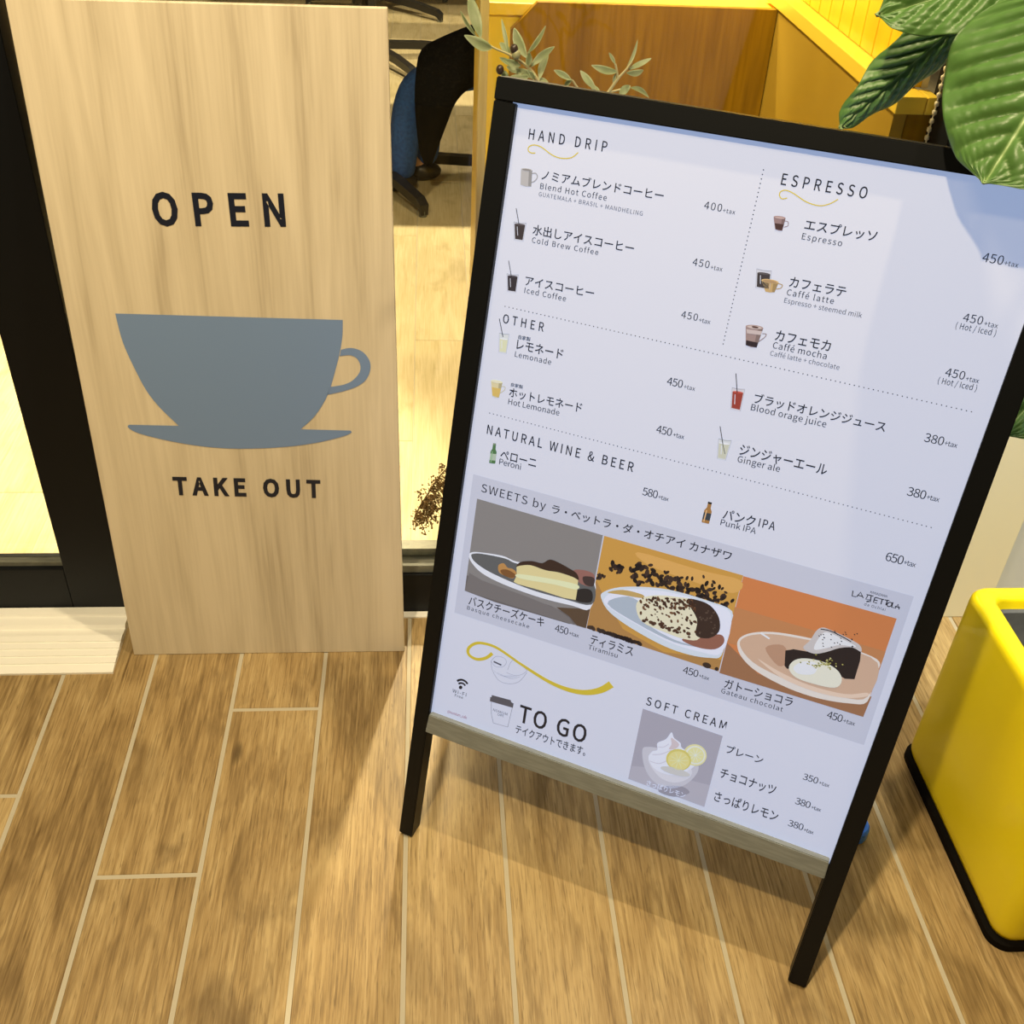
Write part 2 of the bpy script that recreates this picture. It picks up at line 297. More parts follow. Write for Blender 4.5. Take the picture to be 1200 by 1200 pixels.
DATA = {"PAL":["k","y","g","w","r",[0.42,0.42,0.45],[0.1,0.1,0.12],[0.13,0.12,0.12],[0.3,0.3,0.32],[0.7,0.704,0.726],[0.307,0.282,0.24],[0.178,0.157,0.136],[0.233,0.208,0.179],[0.132,0.083,0.047],[0.95,0.95,0.896],[0.152,0.153,0.135],[0.613,0.309,0.09],[0.264,0.117,0.038],[0.37,0.169,0.124],[0.077,0.05,0.042],[0.034,0.03,0.027],[0.91,0.765,0.331],[0.95,0.95,0.509],[0.059,0.033,0.022],[0.73,0.384,0.076],[0.531,0.275,0.08],[0.87,0.475,0.12],[0.037,0.023,0.018],[0.02,0.015,0.014],[0.067,0.039,0.027],[0.075,0.045,0.029],[0.056,0.034,0.024],[0.805,0.862,0.835],[0.95,0.95,0.95],[0.52,0.585,0.597],[0.67,0.442,0.143],[0.365,0.152,0.092],[0.95,0.876,0.553],[0.056,0.033,0.024],[0.225,0.104,0.047],[0.074,0.034,0.019],[0.128,0.055,0.026],[0.112,0.052,0.028],[0.142,0.091,0.06],[0.768,0.265,0.083],[0.654,0.28,0.103],[0.41,0.195,0.088],[0.938,0.844,0.678],[0.764,0.504,0.311],[0.95,0.709,0.484],[0.95,0.95,0.858],[0.599,0.34,0.194],[0.032,0.023,0.021],[0.711,0.646,0.557],[0.95,0.938,0.846],[0.057,0.041,0.036],[0.95,0.911,0.668],[0.95,0.95,0.873],[0.495,0.433,0.113],[0.322,0.296,0.066],[0.72,0.641,0.248],[0.497,0.468,0.482],[0.58,0.547,0.548],[0.72,0.695,0.677],[0.858,0.83,0.79],[0.398,0.372,0.388],[0.95,0.95,0.936],[0.792,0.666,0.612],[0.795,0.761,0.725],[0.95,0.876,0.393],[0.95,0.95,0.742],[0.95,0.894,0.394],[0.834,0.711,0.181],[0.945,0.835,0.298],[0.95,0.95,0.538],[0.95,0.95,0.743],[0.748,0.723,0.612],[0.455,0.427,0.378],[0.576,0.543,0.477],[0.367,0.347,0.306],[0.707,0.669,0.589],[0.338,0.306,0.258],[0.755,0.744,0.723],[0.07,0.055,0.05],[0.131,0.104,0.096],[0.399,0.393,0.399],[0.526,0.518,0.52],[0.028,0.025,0.025],[0.054,0.045,0.046],[0.103,0.087,0.089],[0.807,0.825,0.743],[0.841,0.829,0.496],[0.95,0.95,0.87],[0.303,0.196,0.168],[0.381,0.246,0.212],[0.244,0.16,0.139],[0.47,0.302,0.258],[0.647,0.457,0.371],[0.093,0.046,0.037],[0.07,0.058,0.054],[0.131,0.112,0.103],[0.53,0.353,0.138],[0.673,0.445,0.172],[0.429,0.287,0.114],[0.829,0.549,0.211],[0.53,0.335,0.155],[0.34,0.236,0.193],[0.43,0.3,0.245],[0.276,0.195,0.158],[0.525,0.368,0.299],[0.734,0.588,0.473],[0.044,0.03,0.032],[0.704,0.575,0.483],[0.124,0.06,0.041],[0.792,0.744,0.696],[0.393,0.069,0.045],[0.703,0.13,0.086],[0.663,0.576,0.306],[0.845,0.728,0.386],[0.539,0.468,0.246],[0.95,0.902,0.476],[0.932,0.854,0.572],[0.814,0.568,0.148],[0.805,0.808,0.728],[0.711,0.7,0.499],[0.95,0.95,0.892],[0.079,0.078,0.065],[0.103,0.225,0.081],[0.247,0.325,0.19],[0.526,0.617,0.423],[0.339,0.558,0.282],[0.465,0.231,0.067],[0.027,0.025,0.023],[0.057,0.07,0.078],[0.944,0.569,0.251],[0.02,0.02,0.025]],"TX":[["L","k","HAND DRIP",-220.4,1028.9,92.0,10.9,1.33],["J","k","ノミアムブレンドコーヒー",-173.1,989.7,142.4,11.0,1.6],["L","k","Blend Hot Coffee",-204.4,978.5,79.3,6.3,1.39],["L","g","GUATEMALA + BRASIL + MANDHELING",-182.8,970.5,123.2,4.6,1.03],["L","k","400",-46.3,992.4,19.4,7.9,1.45],["L","k","+tax",-28.5,992.5,13.3,4.6,1.45],["J","k","水出しアイスコーヒー",-184.2,927.2,121.6,11.9,1.6],["L","k","Cold Brew Coffee",-203.7,917.8,80.9,6.1,1.63],["L","k","450",-45.9,931.1,18.8,7.8,1.45],["L","k","+tax",-28.2,930.9,13.3,4.8,1.45],["J","k","アイスコーヒー",-202.2,868.3,85.0,10.7,2.45],["L","k","Iced Coffee",-218.0,858.0,52.1,6.4,1.45],
["L","k","450",-45.9,871.4,19.0,7.9,1.45],["L","k","+tax",-28.1,871.2,13.1,5.0,1.45],["L","k","OTHER",-239.3,816.5,52.5,10.7,1.45],["J","k","自家製",-235.2,801.2,15.5,5.3,1.45],["J","k","レモネード",-213.7,789.0,59.3,12.4,1.45],["L","k","Lemonade",-220.5,779.2,46.8,6.6,1.45],["L","k","ESPRESSO",61.8,1032.7,87.8,11.3,1.45],["J","k","エスプレッソ",89.6,992.7,73.8,11.6,1.84],["L","k","Espresso",73.7,982.3,41.8,6.4,1.45],["L","k","450",240.9,996.5,19.8,8.9,1.45],["L","k","+tax",258.7,997.1,13.2,4.8,1.45],["J","k","カフェラテ",81.9,931.3,59.8,11.2,1.45],["L","k","Caffé latte",77.1,922.1,50.2,6.4,1.45],["L","g","Espresso + steemed milk",92.7,914.0,82.7,5.3,1.49],["L","k","450",241.0,934.7,19.2,8.5,1.45],["L","k","+tax",259.1,934.7,13.5,5.0,1.45],["L","k","( Hot / Iced )",246.6,926.3,39.3,6.2,1.45],["J","k","カフェモカ",81.5,871.5,60.0,11.7,1.45],["L","k","Caffé mocha",80.9,862.4,58.8,7.0,1.45],["L","g","Caffé latte + chocolate",88.6,854.1,75.7,5.3,1.59],["L","k","450",241.4,875.3,19.6,8.9,1.45],["L","k","+tax",259.3,875.3,13.3,5.2,1.45],["L","k","( Hot / Iced )",246.7,866.5,39.0,6.4,1.45],["J","k","ブラッドオレンジジュース",118.5,797.3,145.0,12.5,1.6],["L","k","Blood orage juice",87.4,787.6,84.6,7.4,1.29],["L","k","450",-45.9,791.7,18.7,9.2,1.45],["L","k","+tax",-28.3,792.1,13.3,5.0,1.45],["J","k","自家製",-235.3,740.8,15.5,5.0,1.45],["J","k","ホットレモネード",-196.5,728.7,94.6,12.3,2.47],["L","k","Hot Lemonade",-209.7,718.8,67.0,7.2,2.31],["L","k","450",-46.2,731.5,18.9,9.5,1.45],["L","k","+tax",-28.3,732.0,13.5,5.5,1.45],["L","k","NATURAL WINE & BEER",-169.2,673.4,192.6,12.0,0.91],["J","k","ペローニ",-218.8,644.6,48.5,12.9,1.45],["L","k","Peroni",-228.4,636.5,29.5,7.9,1.45],["L","k","580",-46.6,649.9,19.1,10.0,1.45],["L","k","+tax",-29.6,650.5,13.1,5.5,1.45],["L","k","SWEETS by",-217.4,592.5,88.8,11.3,0.52],["J","k","ラ・ベットラ・ダ・オチアイ カナザワ",-49.1,594.3,230.3,13.1,1.6],["L","k","380",242.3,800.8,20.0,9.7,1.45],["L","k","+tax",259.8,802.1,13.3,5.5,1.45],["J","k","ジンジャーエール",94.4,732.0,100.1,14.1,1.45],["L","k","Ginger ale",69.3,723.0,49.3,7.7,1.45],["L","k","380",242.8,736.5,19.8,10.1,1.45],["L","k","+tax",260.4,737.8,13.6,5.8,1.45],["J","k","パンク",63.3,648.7,38.3,13.5,1.45],["L","k","IPA",96.4,651.6,19.2,10.5,1.45],["L","k","Punk IPA",64.8,640.3,42.4,7.7,1.45],["L","k","650",242.6,654.1,19.3,10.7,1.45],["L","k","+tax",259.6,655.4,13.2,6.1,1.45],["L","k","KANAZAWA",238.6,609.4,19.3,3.0,1.45],["L","k","da Ochiai",238.7,592.3,23.9,3.4,1.45],["J","k","バスクチーズケーキ",-202.1,426.0,109.1,14.5,1.6],["L","k","Basque cheesecake",-212.2,417.5,90.5,5.9,1.2],["L","k","450",-122.5,427.3,18.6,10.4,1.45],["L","k","+tax",-105.2,428.8,13.8,5.6,1.45],["J","k","ティラミス",-53.0,426.2,58.2,13.9,1.45],["L","k","Tiramisu",-62.8,417.6,40.1,6.8,1.45],["L","k","450",53.1,427.8,19.9,10.2,1.45],["L","k","+tax",70.8,428.9,13.6,5.4,1.45],["J","k","ガトーショコラ",140.3,427.6,85.5,13.9,2.64],["L","k","Gateau chocolat",135.0,418.2,78.3,6.7,1.12],["L","k","450",235.0,431.0,18.6,10.2,1.45],["L","k","+tax",252.6,432.0,14.2,5.7,1.45],["L","k","Wi-Fi",-250.4,279.3,21.3,5.6,1.45],["L","k","Free",-250.4,273.4,12.6,4.4,1.45],
["L","k","TO GO",-110.0,271.1,98.5,27.1,1.45],["J","k","テイクアウトできます。",-108.8,250.4,103.2,14.2,1.6],["L","k","SOFT CREAM",60.4,365.1,106.4,12.3,1.35],["J","w","さっぱりレモン",60.1,242.5,53.7,9.3,1.45],["J","k","プレーン",145.3,334.1,47.8,12.7,1.45],["J","k","チョコナッツ",158.7,293.8,72.4,15.8,1.45],["J","k","さっぱりレモン",165.4,256.0,84.2,16.9,1.45],["L","k","350",230.8,333.6,18.8,9.4,1.45],["L","k","+tax",248.1,334.4,13.2,5.5,1.45],["L","k","380",231.2,294.1,19.1,10.0,1.45],["L","k","+tax",248.3,294.8,12.6,5.6,1.45],["L","k","380",231.4,257.6,19.4,9.9,1.45],["L","k","+tax",248.4,257.5,13.0,5.8,1.45],["L","r","@nomium_cafe",-249.1,242.7,30.3,4.5,1.45],["L","g","NOMIUM",-186.7,272.2,21.4,4.0,1.45],["L","g","CAFE",-185.4,267.6,9.4,3.6,1.45]],"S":{"dotted_lines":[["d",0,1,[-2653,8359,2686,8444],106,7],["d",0,1,[-29,10426,-22,8532],42,7],["d",0,1,[-2654,6995,2683,7070],106,7]],"swash":[["c",1,1,[-2557,10145,-2605,10137,-2644,10154,-2643,10196,-2587,10226,-2495,10218,-2362,10160,-2251,10144,-2133,10170,-2062,10238],12,12],["c",1,1,[280,10196,230,10178,196,10206,199,10246,248,10269,332,10253,482,10195,619,10183,715,10220,788,10281],11,11],["c",1,1,[-2119,3623,-2199,3518,-2324,3450,-2444,3473,-2472,3564,-2395,3676,-2268,3730,-2058,3729,-1739,3620],48,39],["c",1,1,[-1739,3620,-1307,3493,-1006,3463,-757,3506,-560,3616,-428,3765],39,103]],"bowl_sketch":[["c",5,1,[-2119,3498,-2081,3365,-1966,3239,-1812,3239,-1675,3330,-1590,3509],6,6],["c",5,1,[-2119,3498,-2058,3596,-1946,3613,-1900,3559,-1943,3468,-2053,3439,-2119,3498],5,5],["c",5,1,[-2061,3364,-1940,3325,-1796,3380],3,3],["c",5,1,[-2006,3355,-1887,3328,-1755,3390],3,3],["c",5,1,[-1951,3347,-1834,3330,-1714,3400],3,3],["c",5,1,[-1896,3338,-1781,3333,-1674,3410],3,3],["c",5,1,[-1876,3401,-1743,3401,-1640,3469,-1580,3563],5,5],["c",5,1,[-1864,3447,-1839,3582,-1784,3665],5,5],["l",5,1,[-1595,3541,-1659,3588],5,5],["l",6,1,[-2082,3503,-1965,3489],23,23]],"wifi_icon":[["l",0,1,[-2565,2993,-2549,3011,-2532,3025,-2513,3036,-2494,3042,-2474,3043,-2455,3040,-2437,3033,-2421,3021,-2406,3005],32,32],["l",0,1,[-2538,2956,-2528,2968,-2517,2978,-2505,2984,-2492,2988,-2479,2989,-2467,2987,-2456,2982,-2445,2975,-2436,2964],28,28],["e",0,1,[-2500,2912,26,2,-3,-31],24]],"to_go_cup_picture":[["p",7,1,[-2029,2966,-1747,2990,-1735,2961,-1699,2953,-1699,2880,-2044,2856,-2047,2924,-2028,2932]],["l",8,1,[-2021,2856,-1993,2666,-1941,2524],6,6],["l",8,1,[-1941,2524,-1724,2542],6,6],["l",8,1,[-1724,2542,-1717,2668,-1707,2877],6,6]],"sweets_band":[["p",9,0,[-2757,6128,2751,6204,2772,4104,-2748,4056]]],"cheesecake_photo":[["p",10,1,[-2657,5808,-935,5821,-913,4457,-2646,4435]],["p",11,2,[-2082,4628,-1425,4620,-1203,4581,-1041,4474,-1143,4445,-2198,4410,-2638,4433,-2648,4672]],["p",12,3,[-2638,4433,-2617,4721,-2423,4669,-1755,4642,-1351,4607,-1159,4537,-1073,4454]],["p",13,3,[-1354,4625,-908,4754,-911,4465,-1038,4459,-1163,4556]],["s",14,4,[-2653,4975,-2630,5025,-2517,5065,-2194,5117,-1973,5098,-1591,5179,-1172,5205,-914,5160,-909,4758,-1156,4722,-1581,4691,-2095,4710,-2438,4774,-2611,4888]],["s",15,5,[-2623,4977,-2599,5016,-2478,5055,-2153,5092,-1932,5073,-1166,5169,-920,5120,-900,4826,-1274,4781,-1774,4764,-2296,4821,-2549,4900]],
["s",16,6,[-2226,4968,-2160,5017,-2098,4972,-2026,4977,-1965,4932,-2005,4841,-2134,4844,-2212,4876]],["s",17,7,[-2190,4903,-2094,4943,-1972,4907,-2013,4846,-2134,4844]],["s",18,6,[-1218,5227,-1080,5273,-944,5251,-929,5091,-1078,5067,-1176,5128]],["s",19,7,[-1081,5179,-937,5209,-929,5091,-1038,5080]],["s",20,6,[-1127,4955,-1017,5023,-926,5005,-916,4855,-1119,4812]],["p",21,7,[-1983,5049,-1814,5124,-1479,5148,-1219,5170,-1137,5123,-1121,4957,-1117,4820,-1276,4796,-1563,4798,-1923,4784,-1984,4798,-1957,4904]],["s",22,8,[-1946,4927,-1561,4999,-1144,5044,-1144,4968,-1444,4942,-1901,4876]],["s",23,9,[-1986,5025,-1938,5110,-1787,5175,-1646,5191,-1554,5274,-1430,5270,-1283,5236,-1171,5198,-1128,5114,-1212,5131,-1406,5134,-1579,5107,-1794,5111,-1930,5059]]],"tiramisu_photo":[["p",24,1,[-918,5819,850,5842,864,4459,-904,4464]],["p",25,2,[-904,5182,-792,5032,-436,4621,141,4483,860,4635,864,4459,-904,4464]],["s",26,2,[-455,5737,331,5744,835,5770,786,5574,240,5569,-295,5608]],["e",27,3,[-857,5249,14,-26,-15,-11],8],["e",28,4,[-832,5276,23,-18,-11,-17],8],["e",28,4,[-866,5253,-29,-38,-19,17],8],["e",29,3,[-882,5227,-30,-31,-15,18],8],["e",29,3,[-878,5240,-28,-15,-7,18],8],["e",29,5,[-810,5268,-11,-27,-14,6],8],["e",29,4,[-872,5269,12,-33,-19,-10],8],["e",29,5,[-870,5218,-26,-9,-3,17],8],["e",28,3,[-882,5269,28,3,0,-19],8],["e",29,5,[-853,5251,-2,-32,-17,0],8],["e",28,3,[-640,5419,35,-26,-16,-25],8],["e",29,4,[-655,5459,45,11,4,-30],8],["e",28,4,[-625,5430,33,9,3,-21],8],["e",28,5,[-662,5477,-25,-30,-15,15],8],["e",29,5,[-690,5422,-29,-14,-6,18],8],["e",29,4,[-692,5451,-1,-34,-18,-1],8],["e",27,3,[-654,5385,-15,-30,-15,9],8],["e",28,3,[-623,5464,26,-28,-16,-19],8],["e",28,3,[-740,5482,13,-49,-27,-11],8],["e",27,5,[-721,5444,-30,-24,-11,19],8],["e",27,5,[-630,5436,29,-13,-8,-20],8],["e",29,5,[-708,5467,28,-2,-3,-19],8],["e",28,5,[-625,5468,44,8,2,-29],8],["e",27,4,[-747,5397,29,-25,-15,-21],8],["e",27,5,[-662,5468,-24,-31,-16,14],8],["e",29,5,[-637,5407,-12,-40,-21,6],8],["e",28,3,[-463,5476,-40,-36,-17,25],8],["e",29,3,[68,5390,-24,-34,-17,15],8],["e",29,4,[-264,5388,-28,-25,-12,18],8],["e",29,5,[17,5490,-25,-41,-21,15],8],["e",28,3,[-106,5447,8,-32,-17,-7],8],["e",28,3,[246,5446,28,-24,-14,-20],8],["e",27,4,[-34,5421,21,-34,-19,-16],8],["e",28,4,[239,5503,6,-33,-18,-5],8],["e",27,5,[-72,5578,23,-21,-12,-16],8],["e",27,3,[169,5330,-13,-34,-18,8],8],["e",27,5,[-202,5513,47,-13,-9,-32],8],["e",28,4,[125,5420,7,-50,-27,-6],8],["e",27,5,[-82,5397,33,11,4,-22],8],["e",28,4,[-418,5519,-44,-26,-12,28],8],["e",29,5,[-136,5380,23,-31,-18,-17],8],["e",28,3,[135,5419,25,-20,-12,-18],8],["e",27,3,[395,5318,22,-40,-22,-16],8],["e",29,3,[390,5346,-3,-40,-21,1],8],["e",27,3,[-43,5479,34,-11,-7,-24],8],["e",27,3,[205,5590,-7,-33,-18,4],8],["e",29,5,[100,5538,23,-43,-24,-17],8],["e",27,5,[112,5540,25,-26,-15,-18],8],["e",29,4,[217,5491,29,-23,-13,-21],8],["e",28,5,[-102,5463,-5,-45,-24,2],8],["e",27,4,[-106,5517,-31,-13,-6,20],8],["e",27,4,[429,5506,10,-37,-20,-8],8],["e",27,3,[-1,5392,23,-20,-12,-16],8],["e",28,5,[421,5338,-39,-20,-9,26],8],["e",27,4,[-328,5453,31,1,-1,-21],8],["e",28,5,[-223,5558,40,-11,-8,-27],
8],["e",27,5,[-419,5421,27,-37,-21,-20],8],["e",27,4,[-503,5479,10,-40,-22,-9],8],["e",29,5,[-370,5333,-12,-38,-20,6],8],["e",27,4,[261,5354,-30,-27,-13,20],8],["e",28,3,[-475,5464,28,-15,-10,-20],8],["e",29,5,[-109,5390,-13,-35,-18,8],8],["e",28,5,[371,5479,43,-15,-9,-30],8],["e",29,5,[-42,5508,-24,-49,-25,14],8],["e",28,4,[293,5341,-27,-43,-21,17],8],["e",27,4,[-47,5588,-25,-21,-10,16],8],["e",29,3,[57,5523,37,-11,-8,-26],8],["e",27,3,[-623,5416,-15,-48,-25,8],8],["e",28,5,[-252,5471,-27,-29,-14,17],8],["e",28,3,[-443,5387,49,14,5,-32],8],["e",29,4,[173,5382,-34,-34,-17,22],8],["e",27,5,[51,5400,-31,-29,-14,20],8],["e",29,4,[-322,5567,41,-12,-8,-28],8],["e",29,5,[-414,5595,-32,-19,-9,20],8],["e",27,3,[-158,5504,18,-32,-18,-13],8],["e",29,3,[-10,5521,-38,-22,-10,25],8],["e",29,5,[133,5483,43,-20,-12,-30],8],["e",28,3,[75,5548,28,-7,-5,-19],8],["e",29,5,[-291,5497,-2,-55,-30,-1],8],["e",28,5,[-415,5562,50,12,4,-33],8],["e",29,5,[245,5390,21,-22,-12,-15],8],["e",27,3,[298,5458,48,8,3,-33],8],["e",28,4,[-361,5320,-20,-52,-27,11],8],["e",27,4,[129,5471,10,-35,-19,-8],8],["e",27,3,[-79,5442,42,-13,-9,-29],8],["e",28,5,[-201,5380,31,-37,-21,-23],8],["e",29,3,[-270,5615,-32,-13,-5,21],8],["e",28,4,[-287,5464,-43,-24,-11,27],8],["e",29,3,[-6,5451,43,-7,-5,-29],8],["e",27,4,[-239,5417,38,9,3,-25],8],["e",29,5,[202,5504,2,-35,-19,-2],8],["e",27,5,[125,5345,34,-20,-12,-24],8],["e",27,5,[-118,5476,36,-6,-5,-25],8],["e",29,5,[-455,5393,-8,-43,-23,3],8],["e",28,4,[-412,5340,34,-22,-14,-24],8],["e",27,4,[-306,5450,11,-38,-21,-9],8],["e",27,5,[-363,5540,-21,-52,-27,12],8],["e",27,5,[169,5437,-43,-24,-11,28],8],["e",27,4,[149,5464,11,-36,-19,-8],8],["e",28,3,[318,5355,-28,-24,-12,19],8],["e",29,3,[-266,5454,37,-15,-10,-26],8],["e",27,5,[137,5573,-27,-14,-6,18],8],["e",27,3,[330,5285,-39,-33,-16,26],8],["e",28,5,[256,5414,20,-24,-13,-15],8],["e",27,3,[-318,5354,30,-5,-4,-20],8],["e",28,4,[451,5597,-10,-43,-22,6],8],["e",28,3,[375,5443,37,-8,-6,-25],8],["e",29,3,[639,5418,6,-35,-19,-5],8],["e",29,5,[626,5353,0,-33,-17,-1],8],["e",28,5,[267,5439,0,-35,-19,-1],8],["e",27,4,[573,5514,-27,-14,-7,18],8],["e",29,4,[684,5470,-29,-29,-14,19],8],["e",28,3,[474,5415,41,-12,-8,-28],8],["e",27,5,[423,5432,-9,-29,-15,5],8],["e",29,3,[481,5461,-6,-43,-23,3],8],["e",27,3,[703,5381,31,-10,-6,-21],8],["e",27,5,[540,5396,35,-17,-10,-25],8],["e",29,4,[453,5397,29,0,-1,-20],8],["e",28,5,[561,5381,37,0,-1,-25],8],["e",27,4,[396,5392,40,-1,-2,-28],8],["e",29,4,[394,5398,23,-40,-22,-17],8],["e",29,4,[508,5528,-38,-16,-7,25],8],["e",27,5,[682,5464,-30,-31,-15,20],8],["e",28,5,[427,5409,-24,-32,-16,16],8],["e",28,4,[591,5454,-27,-18,-9,18],8],["e",27,5,[506,5413,16,-35,-19,-12],8],["e",29,4,[572,5493,29,-6,-4,-20],8],["e",29,5,[692,5483,-27,-41,-21,17],8],["e",28,3,[803,5474,-15,-33,-17,10],8],["e",28,5,[666,5352,28,-8,-5,-20],8],["e",27,3,[453,5485,-22,-28,-14,14],8],["e",28,3,[745,5362,34,-25,-14,-24],8],["e",28,3,[441,5424,36,-18,-11,-25],8],["e",27,3,[753,5412,6,-32,-17,-5],8],["e",29,5,[500,5458,17,-30,-16,-12],8],["e",28,3,[408,5534,-5,-44,-23,2],8],["e",27,4,[609,5415,43,4,1,-29],8],["e",28,5,[736,5417,-26,-24,-12,17],8],["e",29,5,[677,5502,-26,-34,-17,17],
8],["e",29,5,[754,5409,-22,-22,-11,15],8],["e",27,5,[532,5644,26,-16,-9,-18],8],["e",28,4,[551,5560,-16,-25,-13,10],8],["e",27,5,[650,5593,-14,-23,-12,9],8],["e",28,3,[611,5601,4,-38,-20,-4],8],["e",27,5,[267,5604,4,-32,-17,-4],8],["e",29,5,[396,5675,13,-23,-12,-10],8],["e",27,5,[522,5597,7,-29,-16,-6],8],["e",29,3,[700,5556,24,-6,-4,-16],8],["e",27,3,[-303,4492,34,-33,-18,-24],8],["e",30,3,[-721,4493,47,10,2,-30],8],["e",30,3,[-734,4493,37,-28,-16,-26],8],["e",27,3,[-531,4492,38,-27,-16,-27],8],["e",27,3,[-505,4492,40,-22,-13,-28],8],["e",30,3,[-672,4493,41,-22,-13,-28],8],["e",27,3,[-525,4492,43,-17,-11,-29],8],["e",27,3,[-414,4492,41,-21,-13,-28],8],["e",27,3,[-508,4494,42,-18,-11,-29],8],["e",30,3,[-568,4493,40,-23,-14,-28],8],["e",30,3,[-525,4492,45,-8,-6,-30],8],["e",27,3,[-353,4492,38,-26,-15,-27],8],["e",27,3,[-457,4492,44,-13,-9,-30],8],["e",27,3,[-615,4493,47,10,2,-30],8],["e",30,3,[-822,4493,38,-27,-16,-27],8],["e",30,3,[-677,4493,43,-15,-10,-30],8],["e",30,3,[-576,4493,46,-6,-6,-31],8],["e",30,3,[-676,4493,44,-13,-9,-30],8],["e",27,3,[-591,4493,47,8,2,-30],8],["e",27,3,[-405,4492,46,13,4,-30],8],["e",27,3,[-370,4492,35,-32,-18,-25],8],["e",27,3,[-341,4492,32,-35,-19,-23],8],["e",30,3,[-858,4493,47,7,1,-31],8],["e",27,3,[-255,4492,46,9,2,-30],8],["e",30,3,[-561,4493,44,-14,-10,-30],8],["e",27,3,[-190,4492,42,-18,-11,-29],8],["e",31,3,[704,4492,57,-2,-3,-41],10],["e",31,3,[832,4486,25,-1,-2,-30],8],["s",32,8,[-792,4956,-780,5055,-583,5194,-234,5313,86,5370,478,5377,833,5336,837,5042,846,4695,717,4612,462,4563,122,4572,-307,4667,-644,4797]],["s",33,9,[-756,4949,-607,5141,-227,5278,94,5336,486,5343,826,5297,845,4743,575,4651,174,4649,-254,4744,-618,4845]],["s",34,10,[-700,4911,-462,5100,-244,5033,-130,4807,229,4708,561,4715,236,4672,-258,4762]],["s",35,11,[-730,5068,-544,5170,-310,5190,-254,5164,-299,5134,-530,5099]],["s",36,11,[322,4742,530,4855,764,4978,837,4892,750,4754,531,4703]],["s",37,12,[-333,5002,-283,5139,-118,5237,102,5295,391,5328,483,5139,534,4838,351,4760,81,4769,-217,4815]],["s",38,13,[266,5303,420,5346,573,5318,701,5197,743,5015,640,4877,478,4867,445,5088]],["e",39,14,[324,5323,16,-2,-2,-11],6],["e",40,14,[-75,5192,26,4,1,-18],6],["e",40,14,[105,5146,15,2,0,-11],6],["e",41,14,[22,4900,13,-15,-9,-10],6],["e",40,14,[37,5130,19,-19,-11,-14],6],["e",40,14,[7,5149,26,0,-1,-19],6],["e",39,14,[436,5043,21,-15,-8,-15],6],["e",39,14,[216,5251,18,-13,-8,-13],6],["e",41,14,[275,5280,4,-18,-10,-4],6],["e",40,14,[346,5270,22,1,0,-16],6],["e",39,14,[187,5235,9,-14,-8,-7],6],["e",41,14,[323,5196,10,-10,-6,-7],6],["e",39,14,[121,5136,10,-4,-2,-7],6],["e",39,14,[-32,5073,19,-6,-4,-14],6],["e",41,14,[210,5155,16,-12,-7,-12],6],["e",41,14,[24,5159,11,-17,-10,-9],6],["e",40,14,[322,5032,18,-19,-11,-13],6],["e",39,14,[122,5063,29,0,-1,-20],6],["e",41,14,[-25,5187,21,-19,-11,-16],6],["e",39,14,[-78,5184,6,-17,-9,-5],6],["e",39,14,[276,5198,20,1,0,-14],6],["e",40,14,[-228,5060,22,5,2,-15],6],["e",41,14,[224,5157,10,-9,-5,-7],6],["e",41,14,[282,5278,18,-21,-12,-13],6],["e",41,14,[-17,4909,11,-7,-4,-8],6],["e",41,14,[388,5211,19,-13,-7,-14],6],["e",40,14,[61,5218,10,-3,-2,-7],6],["e",40,14,[198,5161,18,-9,-5,-13],
